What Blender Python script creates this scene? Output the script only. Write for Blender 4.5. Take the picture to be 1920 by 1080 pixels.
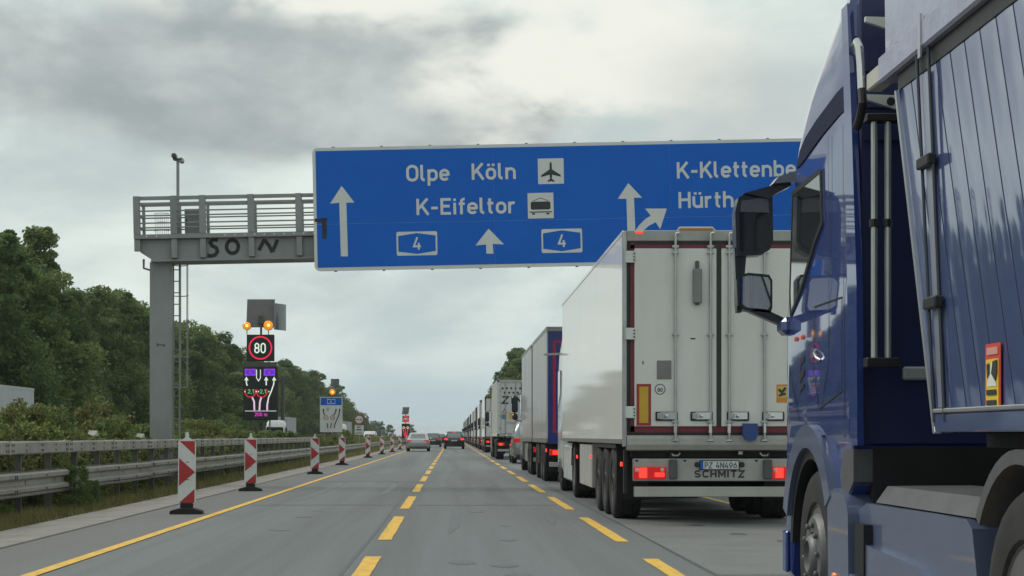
import bpy, math, random
import numpy as np
from mathutils import Vector, Matrix
random.seed(7)
rng = np.random.default_rng(7)
scene = bpy.context.scene
for o in list(bpy.data.objects):
    bpy.data.objects.remove(o, do_unlink=True)
COL = scene.collection
PI = math.pi
R = math.radians

# ------------------------------------------------------------------ camera
cam = bpy.data.cameras.new('camera')
cam.sensor_width = 36.0
cam.lens = 62.8
cam.shift_x = 0.0586
cam.shift_y = 0.1443
cam.clip_start = 0.1
cam.clip_end = 12000
camo = bpy.data.objects.new('camera', cam)
COL.objects.link(camo)
camo.location = (0, 0, 1.21)
camo.rotation_euler = (R(90), 0, 0)
scene.camera = camo

# ------------------------------------------------------------------ sky
SUN_EL, SUN_AZ = 46.0, -62.0          # degrees; azimuth from +Y towards +X
world = bpy.data.worlds.new('World')
scene.world = world
world.use_nodes = True
wn = world.node_tree.nodes
wl = world.node_tree.links
wn.clear()


def wnode(t, **kw):
    n = wn.new(t)
    for k, v in kw.items():
        setattr(n, k, v)
    return n


def wm(op, a, b=None, clamp=False):
    n = wn.new('ShaderNodeMath')
    n.operation = op
    n.use_clamp = clamp
    for i, v in enumerate((a, b)):
        if v is None:
            continue
        if isinstance(v, (int, float)):
            n.inputs[i].default_value = v
        else:
            wl.new(v, n.inputs[i])
    return n.outputs[0]


def wmix(f, a, b):
    n = wn.new('ShaderNodeMix')
    n.data_type = 'RGBA'
    for s, v in ((n.inputs[0], f), (n.inputs[6], a), (n.inputs[7], b)):
        if isinstance(v, (int, float)):
            s.default_value = v
        elif isinstance(v, tuple):
            s.default_value = (*v, 1)
        else:
            wl.new(v, s)
    return n.outputs[2]


def wnoise(vec, scale, detail, rough, dist=0.0):
    n = wn.new('ShaderNodeTexNoise')
    n.inputs['Scale'].default_value = scale
    n.inputs['Detail'].default_value = detail
    n.inputs['Roughness'].default_value = rough
    n.inputs['Distortion'].default_value = dist
    wl.new(vec, n.inputs['Vector'])
    return n.outputs[0]


def wramp(v, a, b):
    n = wn.new('ShaderNodeMapRange')
    n.interpolation_type = 'SMOOTHSTEP'
    n.inputs[1].default_value = a
    n.inputs[2].default_value = b
    wl.new(v, n.inputs[0])
    return n.outputs[0]


tc = wnode('ShaderNodeTexCoord')
sep = wnode('ShaderNodeSeparateXYZ')
wl.new(tc.outputs['Generated'], sep.inputs[0])
dx, dy, dz = sep.outputs
zz = wm('MAXIMUM', dz, 0.0)
den = wm('ADD', zz, 0.30)
pu = wm('DIVIDE', dx, den)
pv = wm('DIVIDE', dy, den)
comb = wnode('ShaderNodeCombineXYZ')
wl.new(pu, comb.inputs[0])
wl.new(pv, comb.inputs[1])
cp = comb.outputs[0]
comb2 = wnode('ShaderNodeCombineXYZ')          # direction, flattened a little: puffs instead of streaks
wl.new(dx, comb2.inputs[0])
wl.new(dy, comb2.inputs[1])
wl.new(wm('MULTIPLY', dz, 1.9), comb2.inputs[2])
cd = comb2.outputs[0]
az = wm('ARCTAN2', dx, dy)
el = wm('ARCSINE', dz)
warp = wnoise(cd, 8.5, 8, 0.53)
warp2 = wnoise(cp, 1.6, 6, 0.55)


def blob(a0, e0, ra, re, edge=0.55, wamp=1.5):
    a = wm('DIVIDE', wm('SUBTRACT', az, a0), ra)
    e = wm('DIVIDE', wm('SUBTRACT', el, e0), re)
    r2 = wm('ADD', wm('MULTIPLY', a, a), wm('MULTIPLY', e, e))
    r = wm('SQRT', r2)
    r = wm('ADD', r, wm('MULTIPLY', wm('SUBTRACT', warp, 0.5), wamp))
    return wm('SUBTRACT', 1.0, wramp(r, 1.0 - edge, 1.0 + edge))


n_big = wnoise(cp, 1.6, 9, 0.55, 0.3)
n_fine = wnoise(cd, 16.0, 8, 0.52, 0.2)
n_puff = wnoise(cd, 7.0, 9, 0.55, 0.35)
# general cloud deck, everywhere: grey undersides and pale tops
t = wm('ADD', wm('MULTIPLY', n_big, 0.5), wm('MULTIPLY', n_puff, 0.5))
deck = wramp(t, 0.41, 0.60)
SK = 10.0                                    # cloud radiance is given x10 because of the 0.1 background strength
c_lite = (0.72 * SK, 0.73 * SK, 0.665 * SK)
base = wmix(deck, (0.43 * SK, 0.50 * SK, 0.495 * SK), (0.64 * SK, 0.705 * SK, 0.665 * SK))
# the heavy grey bank ahead on the left and the bright broken edge beside it
bank = wm('MAXIMUM', blob(-0.105, 0.196, 0.20, 0.040, 0.30, 1.7), blob(-0.008, 0.182, 0.090, 0.040, 0.16, 1.7))
bank_col = wmix(wramp(wm('ADD', wm('MULTIPLY', n_fine, .55), wm('MULTIPLY', n_puff, .45)), 0.36, 0.64), (0.285 * SK, 0.32 * SK, 0.325 * SK), (0.46 * SK, 0.50 * SK, 0.495 * SK))
s1 = wmix(wm('MULTIPLY', bank, 0.92), base, bank_col)
lite = wm('MAXIMUM', blob(0.085, 0.205, 0.085, 0.050, 0.35, 2.6), blob(-0.03, 0.245, 0.16, 0.018, 0.5, 2.2))
s2 = wmix(wm('MULTIPLY', lite, wramp(n_fine, 0.30, 0.58)), s1, c_lite)
dark2 = blob(0.165, 0.170, 0.06, 0.045, 0.6, 1.6)
s2b = wmix(wm('MULTIPLY', dark2, 0.55), s2, (0.44 * SK, 0.475 * SK, 0.465 * SK))
# bluish distant layer near the horizon all round
low = wm('SUBTRACT', 1.0, wramp(wm('ADD', el, wm('MULTIPLY', wm('SUBTRACT', warp2, 0.5), 0.10)), 0.010, 0.070))
s3 = wmix(wm('MULTIPLY', low, 0.75), s2b, (0.39 * SK, 0.485 * SK, 0.53 * SK))
rim_ = wm('SUBTRACT', 1.0, wramp(el, 0.0, 0.014))
s4 = wmix(wm('MULTIPLY', rim_, 0.6), s3, (0.53 * SK, 0.60 * SK, 0.60 * SK))
sky = wnode('ShaderNodeTexSky')
sky.sky_type = 'NISHITA'
sky.sun_disc = False
sky.sun_elevation = R(SUN_EL)
sky.sun_rotation = R(SUN_AZ)
gap = wramp(n_big, 0.62, 0.82)
s5 = wmix(wm('SUBTRACT', 1.0, wm('MULTIPLY', gap, 0.2)), sky.outputs[0], s4)
bg = wnode('ShaderNodeBackground')
bg.inputs['Strength'].default_value = 0.1
wl.new(s5, bg.inputs[0])
wo = wnode('ShaderNodeOutputWorld')
wl.new(bg.outputs[0], wo.inputs[0])

# ------------------------------------------------------------------ sun (overcast: weak and wide)
sl = bpy.data.lights.new('sun', 'SUN')
sl.energy = 1.5
sl.angle = R(25)
sl.color = (1.0, 0.96, 0.90)
so = bpy.data.objects.new('sun', sl)
COL.objects.link(so)
sv = Vector((math.cos(R(SUN_EL)) * math.sin(R(SUN_AZ)), math.cos(R(SUN_EL)) * math.cos(R(SUN_AZ)), math.sin(R(SUN_EL))))
so.rotation_euler = (-sv).to_track_quat('-Z', 'Y').to_euler()
so.location = (0, 0, 60)

scene.cycles.max_bounces = 6
scene.cycles.diffuse_bounces = 3
scene.cycles.glossy_bounces = 3
scene.cycles.transmission_bounces = 3
scene.cycles.volume_bounces = 0
scene.view_settings.view_transform = 'Standard'
scene.view_settings.look = 'None'
scene.view_settings.gamma = 1.0
scene.view_settings.exposure = 0.30
scene.view_settings.use_curve_mapping = False

# ------------------------------------------------------------------ materials
MATS = {}


def pm(name, col, rough=0.5, metal=0.0, var=0.10, scale=3.0, stretch=(1, 1, 1), bump=0.0, bscale=40.0,
       coat=0.0, dirt=0.0, dcol=(0.09, 0.075, 0.06), dscale=1.6, dstretch=(1, 1, 0.25), emit=None, estr=0.0, spec=0.5,
       island=0.0, objrand=0.0, trans=0.0, rvar=0.0, coat_ior=1.5, coat_rough=0.05, speck=0.0, sscale=40.0):
    """procedural surface: base colour with noise variation, optional streaky dirt, fine relief, clear coat"""
    if name in MATS:
        return MATS[name]
    m = bpy.data.materials.new(name)
    m.use_nodes = True
    N, L = m.node_tree.nodes, m.node_tree.links
    b = N['Principled BSDF']
    b.inputs['Roughness'].default_value = rough
    b.inputs['Metallic'].default_value = metal
    b.inputs['Specular IOR Level'].default_value = spec
    b.inputs['Coat Weight'].default_value = coat
    b.inputs['Coat Roughness'].default_value = coat_rough
    b.inputs['Coat IOR'].default_value = coat_ior
    tcn = N.new('ShaderNodeTexCoord')

    def noise(sc, st, det=5, src='Object'):
        mp = N.new('ShaderNodeMapping')
        mp.inputs['Scale'].default_value = st
        L.new(tcn.outputs[src], mp.inputs[0])
        n = N.new('ShaderNodeTexNoise')
        n.inputs['Scale'].default_value = sc
        n.inputs['Detail'].default_value = det
        n.inputs['Roughness'].default_value = 0.6
        L.new(mp.outputs[0], n.inputs['Vector'])
        return n.outputs[0]

    def mixc(f, a, c2):
        n = N.new('ShaderNodeMix')
        n.data_type = 'RGBA'
        for s, v in ((n.inputs[0], f), (n.inputs[6], a), (n.inputs[7], c2)):
            if isinstance(v, (int, float)):
                s.default_value = v
            elif isinstance(v, tuple):
                s.default_value = (*v[:3], 1)
            else:
                L.new(v, s)
        return n.outputs[2]

    def rng_(v, a, c2, x=0.0, y=1.0):
        n = N.new('ShaderNodeMapRange')
        n.inputs[1].default_value = a
        n.inputs[2].default_value = c2
        n.inputs[3].default_value = x
        n.inputs[4].default_value = y
        L.new(v, n.inputs[0])
        return n.outputs[0]
    nz = noise(scale, stretch)
    lo = tuple(c * (1 - var) for c in col)
    hi = tuple(min(1, c * (1 + var)) for c in col)
    out = mixc(rng_(nz, 0.3, 0.7), lo, hi)
    if speck:
        sn = noise(sscale, (1, 1, 1), 3)
        out = mixc(rng_(sn, 0.35, 0.65), mixc(speck, out, (0.02, 0.02, 0.02)), mixc(speck * .6, out, (0.4, 0.4, 0.39)))
    if island:
        g = N.new('ShaderNodeNewGeometry')
        lo2 = tuple(c * k for c, k in zip(col, (0.5, 0.6, 0.55)))
        hi2 = tuple(min(1, c * k) for c, k in zip(col, (1.75, 1.5, 1.3)))
        mm = mixc(g.outputs['Random Per Island'], lo2, hi2)
        out = mixc(island, out, mm)
    if objrand:
        oi = N.new('ShaderNodeObjectInfo')
        h = N.new('ShaderNodeHueSaturation')
        L.new(rng_(oi.outputs['Random'], 0, 1, 0.5 - 0.035 * objrand, 0.5 + 0.02 * objrand), h.inputs['Hue'])
        L.new(rng_(oi.outputs['Random'], 0, 1, 1 + 0.25 * objrand, 1 - 0.25 * objrand), h.inputs['Value'])
        L.new(out, h.inputs['Color'])
        out = h.outputs[0]
    if dirt:
        dn = noise(dscale, dstretch, 8)
        f = rng_(dn, 0.45, 0.75, 0.0, dirt)
        out = mixc(f, out, dcol)
        L.new(rng_(dn, 0.4, 0.75, rough, min(1, rough + 0.35 * dirt + 0.1)), b.inputs['Roughness'])
    elif rvar:
        L.new(rng_(noise(scale * 2.3, stretch), 0.3, 0.7, rough - rvar, rough + rvar), b.inputs['Roughness'])
    L.new(out, b.inputs['Base Color'])
    if bump:
        bn = N.new('ShaderNodeBump')
        bn.inputs['Strength'].default_value = bump
        bn.inputs['Distance'].default_value = 0.02
        L.new(noise(bscale, (1, 1, 1), 6), bn.inputs['Height'])
        L.new(bn.outputs[0], b.inputs['Normal'])
    if emit:
        b.inputs['Emission Color'].default_value = (*emit, 1)
        b.inputs['Emission Strength'].default_value = estr
    if trans:
        tr = N.new('ShaderNodeBsdfTranslucent')
        L.new(out, tr.inputs[0])
        mx = N.new('ShaderNodeMixShader')
        mx.inputs[0].default_value = trans
        L.new(b.outputs[0], mx.inputs[1])
        L.new(tr.outputs[0], mx.inputs[2])
        L.new(mx.outputs[0], N['Material Output'].inputs[0])
    MATS[name] = m
    return m


# ------------------------------------------------------------------ mesh building helpers
class MB:
    """collects shapes and links them as ONE mesh object"""

    def __init__(self):
        self.v, self.f, self.m = [], [], []
        self.cur = 0

    def mat(self, i):
        self.cur = i
        return self

    def add(self, vs, fs):
        o = len(self.v)
        self.v.extend([tuple(p) for p in vs])
        for f in fs:
            self.f.append(tuple(o + i for i in f))
            self.m.append(self.cur)
        return self

    def box(self, x0, x1, y0, y1, z0, z1, b=0.0):
        lo, hi = (min(x0, x1), min(y0, y1), min(z0, z1)), (max(x0, x1), max(y0, y1), max(z0, z1))
        if b <= 0:
            vs = [(x, y, z) for x in (lo[0], hi[0]) for y in (lo[1], hi[1]) for z in (lo[2], hi[2])]
            return self.add(vs, [(0, 1, 3, 2), (4, 6, 7, 5), (0, 4, 5, 1), (2, 3, 7, 6), (0, 2, 6, 4), (1, 5, 7, 3)])
        b = min(b, 0.45 * min(h - l for l, h in zip(lo, hi)))
        vs, idx = [], {}
        for c in range(8):
            s = ((c >> 0) & 1, (c >> 1) & 1, (c >> 2) & 1)
            for a in range(3):
                p = []
                for k in range(3):
                    base_ = hi[k] if s[k] else lo[k]
                    if k != a:
                        base_ += -b if s[k] else b
                    p.append(base_)
                idx[c, a] = len(vs)
                vs.append(p)
        fs = []
        for a in range(3):
            o1, o2 = [k for k in range(3) if k != a]
            for s in (0, 1):
                cs = [(s << a) | (i << o1) | (j << o2) for i, j in ((0, 0), (1, 0), (1, 1), (0, 1))]
                fs.append(tuple(idx[c, a] for c in cs))
            for i in (0, 1):
                for j in (0, 1):
                    c1 = (i << o1) | (j << o2)
                    c2 = c1 | (1 << a)
                    fs.append((idx[c1, o1], idx[c2, o1], idx[c2, o2], idx[c1, o2]))
        for c in range(8):
            fs.append((idx[c, 0], idx[c, 1], idx[c, 2]))
        return self.add(vs, fs)

    def prism(self, poly, axis, a0, a1):
        """polygon given in the two other axes (in x,y,z order), extruded along axis"""
        n = len(poly)

        def P(p, a):
            if axis == 'x':
                return (a, p[0], p[1])
            if axis == 'y':
                return (p[0], a, p[1])
            return (p[0], p[1], a)
        vs = [P(p, a0) for p in poly] + [P(p, a1) for p in poly]
        fs = [tuple(range(n)), tuple(range(2 * n - 1, n - 1, -1))]
        fs += [(i, (i + 1) % n, n + (i + 1) % n, n + i) for i in range(n)]
        return self.add(vs, fs)

    def sheet(self, pts):
        return self.add(pts, [tuple(range(len(pts)))])

    def tube(self, pts, r, n=8, cap=True):
        pts = [Vector(p) for p in pts]
        rs = r if isinstance(r, (list, tuple)) else [r] * len(pts)
        vs, fs = [], []
        up = None
        for i, p in enumerate(pts):
            d = (pts[min(i + 1, len(pts) - 1)] - pts[max(i - 1, 0)]).normalized()
            if up is None:
                up = Vector((0, 0, 1)) if abs(d.z) < 0.9 else Vector((1, 0, 0))
            a = d.cross(up).normalized()
            bb = a.cross(d).normalized()
            up = bb
            for k in range(n):
                t_ = 2 * PI * k / n
                vs.append(p + (a * math.cos(t_) + bb * math.sin(t_)) * rs[i])
        for i in range(len(pts) - 1):
            for k in range(n):
                fs.append((i * n + k, i * n + (k + 1) % n, (i + 1) * n + (k + 1) % n, (i + 1) * n + k))
        if cap:
            fs.append(tuple(range(n)))
            fs.append(tuple(range((len(pts) - 1) * n, len(pts) * n)))
        return self.add(vs, fs)

    def lathe(self, prof, c, axis='z', n=24, closed=False):
        """profile of (radius, along) turned about an axis through c"""
        vs, fs = [], []
        m = len(prof)
        for k in range(n):
            t_ = 2 * PI * k / n
            co, si = math.cos(t_), math.sin(t_)
            for r, h in prof:
                if axis == 'z':
                    vs.append((c[0] + r * co, c[1] + r * si, c[2] + h))
                elif axis == 'x':
                    vs.append((c[0] + h, c[1] + r * co, c[2] + r * si))
                else:
                    vs.append((c[0] + r * co, c[1] + h, c[2] + r * si))
        seg = m if closed else m - 1
        for k in range(n):
            k2 = (k + 1) % n
            for i in range(seg):
                j = (i + 1) % m
                fs.append((k * m + i, k * m + j, k2 * m + j, k2 * m + i))
        if not closed:
            if prof[0][0] > 1e-6:
                fs.append(tuple(k * m for k in range(n)))
            if prof[-1][0] > 1e-6:
                fs.append(tuple(k * m + m - 1 for k in range(n)))
        return self.add(vs, fs)

    def loft(self, rings, cap0=True, cap1=True, closed=True):
        n = len(rings[0])
        vs = [p for r in rings for p in r]
        fs = []
        for i in range(len(rings) - 1):
            for k in range(n if closed else n - 1):
                fs.append((i * n + k, i * n + (k + 1) % n, (i + 1) * n + (k + 1) % n, (i + 1) * n + k))
        if cap0:
            fs.append(tuple(range(n)))
        if cap1:
            fs.append(tuple(range((len(rings) - 1) * n, len(rings) * n)))
        return self.add(vs, fs)

    def arcband(self, cy, cz, r0, r1, a0, a1, x0, x1, n=16):
        """wheel-arch band: ring sector in the y-z plane, extruded along x"""
        rings = []
        for i in range(n + 1):
            a = R(a0 + (a1 - a0) * i / n)
            c, s = math.cos(a), math.sin(a)
            rings.append([(x0, cy + r0 * c, cz + r0 * s), (x0, cy + r1 * c, cz + r1 * s),
                          (x1, cy + r1 * c, cz + r1 * s), (x1, cy + r0 * c, cz + r0 * s)])
        return self.loft(rings)

    def mesh(self, name, mats, smooth=30):
        me = bpy.data.meshes.new(name)
        me.from_pydata(self.v, [], self.f)
        import bmesh
        bm = bmesh.new()
        bm.from_mesh(me)
        bmesh.ops.recalc_face_normals(bm, faces=bm.faces)
        bm.to_mesh(me)
        bm.free()
        mats = mats if isinstance(mats, (list, tuple)) else [mats]
        for m in mats:
            me.materials.append(m)
        if len(mats) > 1:
            me.polygons.foreach_set('material_index', self.m)
        if smooth:
            me.polygons.foreach_set('use_smooth', [True] * len(me.polygons))
            me.set_sharp_from_angle(angle=R(smooth))
        return me

    def build(self, name, mats, parent=None, loc=(0, 0, 0), rot=(0, 0, 0), smooth=30):
        return put(name, self.mesh(name, mats, smooth), parent, loc, rot)


def put(name, me, parent=None, loc=(0, 0, 0), rot=(0, 0, 0), scale=(1, 1, 1)):
    o = bpy.data.objects.new(name, me)
    COL.objects.link(o)
    o.parent = parent
    o.location = loc
    o.rotation_euler = rot
    o.scale = scale
    return o


def tag(o, label, cat, group=None):
    o['label'] = label
    o['category'] = cat
    if group:
        o['group'] = group
    return o


def thing(name, label, cat, loc=(0, 0, 0), rz=0.0, group=None):
    o = bpy.data.objects.new(name, None)
    o.empty_display_size = 0.2
    COL.objects.link(o)
    o.location = loc
    o.rotation_euler = (0, 0, rz)
    return tag(o, label, cat, group)


def struct(o, kind='structure'):
    o['kind'] = kind
    return o


def copy_tree(o, parent=None):
    c = o.copy()
    COL.objects.link(c)
    c.parent = parent
    for ch in list(o.children):
        copy_tree(ch, c)
    return c


# ------------------------------------------------------------------ lettering: a stroke alphabet in the manner of road-sign lettering
def arc(cx, cy, rx, ry, a0, a1, n=14):
    return [(cx + rx * math.cos(R(a0 + (a1 - a0) * i / n)), cy + ry * math.sin(R(a0 + (a1 - a0) * i / n))) for i in range(n + 1)]


def stad(x0, x1, y0, y1):
    r = (x1 - x0) / 2
    c = (x0 + x1) / 2
    a = arc(c, y1 - r, r, r, 0, 180) + arc(c, y0 + r, r, r, 180, 360)
    return a + [a[0]]


BOWL = stad(.5, 3.5, .5, 4.5)
DOT = [(0, 5.9), (0, 6.9)]


def dot(x, y0=5.75, y1=6.75):
    return [(x, y0), (x, y1)]


G = {
    ' ': (2.6, []),
    'O': (5.0, [stad(.6, 4.4, .5, 6.5)]), '0': (4.8, [stad(.6, 4.2, .5, 6.5)]),
    'l': (2.1, [[(.5, 7)] + arc(1.6, 1.6, 1.1, 1.1, 180, 275, 7)]),
    'p': (4.0, [[(.5, 5), (.5, -2)], BOWL]), 'b': (4.0, [[(.5, 7), (.5, 0)], BOWL]), 'o': (4.0, [BOWL]),
    'g': (4.0, [BOWL, [(3.5, 5)] + arc(2, -.2, 1.5, 1.4, 0, -140, 9)]),
    'e': (4.0, [[(.6, 2.5), (3.6, 2.5)], [(3.5, 2.2)] + arc(2, 3, 1.5, 1.5, 0, 180) + arc(2, 2, 1.5, 1.5, 180, 325)]),
    'K': (4.7, [[(.5, 0), (.5, 7)], [(4.2, 7), (.7, 2.6)], [(2.0, 4.0), (4.5, 0)]]),
    'n': (4.0, [[(.5, 0), (.5, 5)], arc(2, 3, 1.5, 1.5, 180, 0) + [(3.5, 0)]]),
    'm': (6.4, [[(.5, 0), (.5, 5)], arc(1.8, 3.2, 1.3, 1.3, 180, 0) + [(3.1, 0)], arc(4.5, 3.2, 1.3, 1.3, 180, 0) + [(5.8, 0)]]),
    '-': (3.0, [[(.2, 2.9), (2.7, 2.9)]]),
    'E': (4.2, [[(4, 6.5), (.5, 6.5), (.5, .5), (4, .5)], [(.5, 3.6), (3.5, 3.6)]]),
    'i': (1.2, [[(.5, 0), (.5, 5)], dot(.5)]),
    'f': (2.6, [[(1.1, 0)] + arc(2.2, 5.4, 1.1, 1.1, 180, 80, 7), [(.1, 4.5), (2.4, 4.5)]]),
    't': (2.6, [[(1.0, 6.6)] + arc(2.0, 1.5, 1.0, 1.0, 180, 275, 7), [(.1, 4.5), (2.4, 4.5)]]),
    'r': (2.9, [[(.5, 0), (.5, 5)], arc(1.9, 3.1, 1.4, 1.4, 180, 65, 8)]),
    'H': (4.6, [[(.5, 0), (.5, 7)], [(4.1, 0), (4.1, 7)], [(.5, 3.6), (4.1, 3.6)]]),
    'h': (4.0, [[(.5, 0), (.5, 7)], arc(2, 3, 1.5, 1.5, 180, 0) + [(3.5, 0)]]),
    '4': (4.6, [[(2.5, 7), (.5, 1.9), (4.4, 1.9)], [(3.2, 3.8), (3.2, 0)]]),
    '8': (4.8, [arc(2.4, 4.95, 1.6, 1.55, 0, 360, 22), arc(2.4, 2.1, 1.85, 1.6, 0, 360, 22)]),
    '2': (4.6, [arc(2.3, 4.7, 1.8, 1.8, 170, -35) + [(.5, .5), (4.3, .5)]]),
    '1': (2.8, [[(.3, 5.1), (1.9, 6.6), (1.9, 0)]]),
    '6': (4.7, [arc(2.3, 2.4, 1.85, 1.9, 0, 360, 22), [(3.3, 6.9), (.75, 3.4)]]),
    '9': (4.7, [arc(2.3, 4.6, 1.85, 1.9, 0, 360, 22), [(1.3, .1), (3.85, 3.6)]]),
    ',': (1.4, [[(.7, .9), (.3, -.9)]]),
    'P': (4.5, [[(.5, 0), (.5, 7)], [(.5, 6.5), (2.5, 6.5)] + arc(2.5, 4.9, 1.6, 1.6, 90, -90) + [(.5, 3.3)]]),
    'Z': (4.6, [[(.4, 6.5), (4.0, 6.5), (.4, .5), (4.2, .5)]]),
    'N': (4.9, [[(.5, 0), (.5, 7)], [(.5, 6.6), (4.3, .4)], [(4.3, 0), (4.3, 7)]]),
    'S': (4.7, [arc(2.3, 4.95, 1.75, 1.55, 25, 270) + arc(2.3, 2.0, 1.85, 1.5, 85, -155)]),
    'C': (4.7, [arc(2.6, 4.5, 2.0, 2.0, 30, 180) + arc(2.6, 2.5, 2.0, 2.0, 180, 330)]),
    'M': (5.6, [[(.5, 0), (.5, 7)], [(.5, 6.6), (2.75, 2.2), (5.0, 6.6)], [(5.0, 0), (5.0, 7)]]),
    'I': (1.4, [[(.5, 0), (.5, 7)]]), 'T': (4.4, [[(.1, 6.5), (4.1, 6.5)], [(2.1, 6.5), (2.1, 0)]]),
    'V': (4.8, [[(.4, 7), (2.4, .3), (4.4, 7)]]), 'L': (4.0, [[(.5, 7), (.5, .5), (3.7, .5)]]),
}
G['ö'] = (4.0, [BOWL, dot(1.1), dot(2.9)])
G['ü'] = (4.0, [[(.5, 5)] + arc(2, 2, 1.5, 1.5, 180, 360) + [(3.5, 5)], [(3.5, 2), (3.5, 0)], dot(1.1), dot(2.9)])


def ribbon(mb, pts, w, place, off):
    """flat stroke of width w along 2D points, mitred"""
    P = [Vector((p[0], p[1])) for p in pts]
    Q = [P[0]]
    for p in P[1:]:
        if (p - Q[-1]).length > 1e-4:
            Q.append(p)
    n = len(Q)
    closed = (Q[0] - Q[-1]).length < 1e-3 or False
    L_, R_ = [], []
    for i in range(n):
        a = Q[i] - Q[i - 1] if i > 0 else (Q[1] - Q[0] if not closed else Q[0] - Q[-2])
        b = Q[i + 1] - Q[i] if i < n - 1 else (Q[i] - Q[i - 1] if not closed else Q[1] - Q[0])
        a, b = a.normalized(), b.normalized()
        t_ = (a + b)
        t_ = t_.normalized() if t_.length > 1e-6 else a
        nn = Vector((-t_.y, t_.x))
        k = max(0.45, abs(nn.dot(Vector((-a.y, a.x)))))
        L_.append(Q[i] + nn * (w / 2 / k))
        R_.append(Q[i] - nn * (w / 2 / k))
    vs = [place(p.x, p.y, off) for p in L_] + [place(p.x, p.y, off) for p in R_]
    mb.add(vs, [(i, i + 1, n + i + 1, n + i) for i in range(n - 1)])


def placer(o, u, v, nrm):
    o, u, v, nrm = Vector(o), Vector(u), Vector(v), Vector(nrm)
    return lambda a, b, c=0.0: o + u * a + v * b + nrm * c


BACK = dict(u=(1, 0, 0), v=(0, 0, 1), nrm=(0, -1, 0))     # faces a viewer standing behind (-y)
LEFT = dict(u=(0, -1, 0), v=(0, 0, 1), nrm=(-1, 0, 0))    # faces a viewer on the left (-x)


def text(mb, s, o, h, ax=BACK, stroke=1.0, fit=None, gap_=0.75):
    """letters of cap height h; fit = total width wanted"""
    k = h / 7.0
    tot = sum(G[c][0] + gap_ for c in s) - gap_
    kx = k if fit is None else fit / tot
    pl = placer(o, ax['u'], ax['v'], ax['nrm'])
    x = 0.0
    c_ = 0
    for ch in s:
        for st in G[ch][1]:
            ribbon(mb, [((x + p[0]) * kx, p[1] * k) for p in st], stroke * k, pl, 0.0006 * (c_ % 4))
            c_ += 1
        x += G[ch][0] + gap_
    return tot * kx

# ------------------------------------------------------------------ shared materials
asphalt = pm('asphalt', (0.118, 0.127, 0.132), 0.62, speck=.24, var=0.12, scale=0.5, stretch=(2.2, 0.06, 1), bump=0.25, bscale=90,
             dirt=0.5, dcol=(0.072, 0.074, 0.076), dscale=0.7, dstretch=(1.6, 0.03, 1))
asphalt_old = pm('asphalt_shoulder', (0.118, 0.117, 0.115), 0.75, speck=.16, var=0.14, scale=0.9, stretch=(1.2, 0.15, 1), bump=0.3, bscale=80)
concrete = pm('concrete_edge', (0.235, 0.215, 0.195), 0.85, var=0.16, scale=1.6, stretch=(1, 0.3, 1), bump=0.3, bscale=50,
              dirt=0.5, dcol=(0.14, 0.125, 0.10), dscale=1.2, dstretch=(1, 0.4, 1))
soil = pm('soil', (0.085, 0.085, 0.042), 0.95, var=0.35, scale=0.8, bump=0.6, bscale=9, dirt=0.6, dcol=(0.05, 0.06, 0.02), dscale=0.3, dstretch=(1, 1, 1))
yellow = pm('yellow_marking', (0.72, 0.42, 0.045), 0.6, var=0.10, scale=6, dirt=0.65, dcol=(0.30, 0.22, 0.10), dscale=5, dstretch=(2, .5, 1))
galv = pm('galvanised_steel', (0.36, 0.34, 0.32), 0.52, 0.45, var=0.14, scale=4, dirt=0.7, dcol=(0.19, 0.165, 0.135), dscale=1.5, dstretch=(1, 0.6, 1))
galv_dark = pm('weathered_steel_post', (0.11, 0.105, 0.10), 0.6, 0.4, var=0.2, scale=5)
gantry_paint = pm('gantry_grey', (0.26, 0.27, 0.268), 0.5, 0.1, var=0.07, scale=2, dirt=0.5, dcol=(0.15, 0.145, 0.135), dscale=1.5)
sign_white = pm('sign_white', (0.60, 0.61, 0.60), 0.5, var=0.05, scale=2)
sign_blue = pm('sign_blue', (0.008, 0.118, 0.53), 0.55, var=0.06, scale=0.7, spec=0.2)
sign_grey = pm('sign_edge', (0.42, 0.44, 0.45), 0.5, 0.3, var=0.06)
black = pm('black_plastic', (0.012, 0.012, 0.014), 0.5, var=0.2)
rubber = pm('rubber', (0.016, 0.016, 0.017), 0.8, var=0.3, scale=8, dirt=0.4, dcol=(0.06, 0.055, 0.05), dscale=4, dstretch=(1, 1, 1))
under = pm('chassis_black', (0.009, 0.009, 0.010), 0.75, var=0.3, scale=4, dirt=0.3, dcol=(0.022, 0.02, 0.018), dscale=3, dstretch=(1, 1, 1))
red_foil = pm('red_foil', (0.40, 0.022, 0.027), 0.45, var=0.12, dirt=0.3, dcol=(0.2, 0.05, 0.045), dscale=5)
white_foil = pm('white_foil', (0.64, 0.66, 0.65), 0.45, var=0.05, dirt=0.45, dcol=(0.33, 0.32, 0.29), dscale=4)
tail_red = pm('tail_lens', (0.35, 0.008, 0.01), 0.2, var=0.05, coat=0.5, emit=(1.0, 0.02, 0.02), estr=0.25)
tail_lit = pm('tail_lit', (0.8, 0.05, 0.03), 0.3, var=0.02, emit=(1.0, 0.03, 0.02), estr=1.4)
chrome = pm('chrome', (0.62, 0.62, 0.62), 0.18, 1.0, var=0.1)
steel = pm('stainless', (0.42, 0.42, 0.41), 0.35, 0.8, var=0.12, scale=5)
glass = pm('dark_glass', (0.012, 0.015, 0.018), 0.04, var=0.1, coat=0.6, spec=0.8)
plate_white = pm('plate_white', (0.55, 0.57, 0.58), 0.5, var=0.05)

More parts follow.
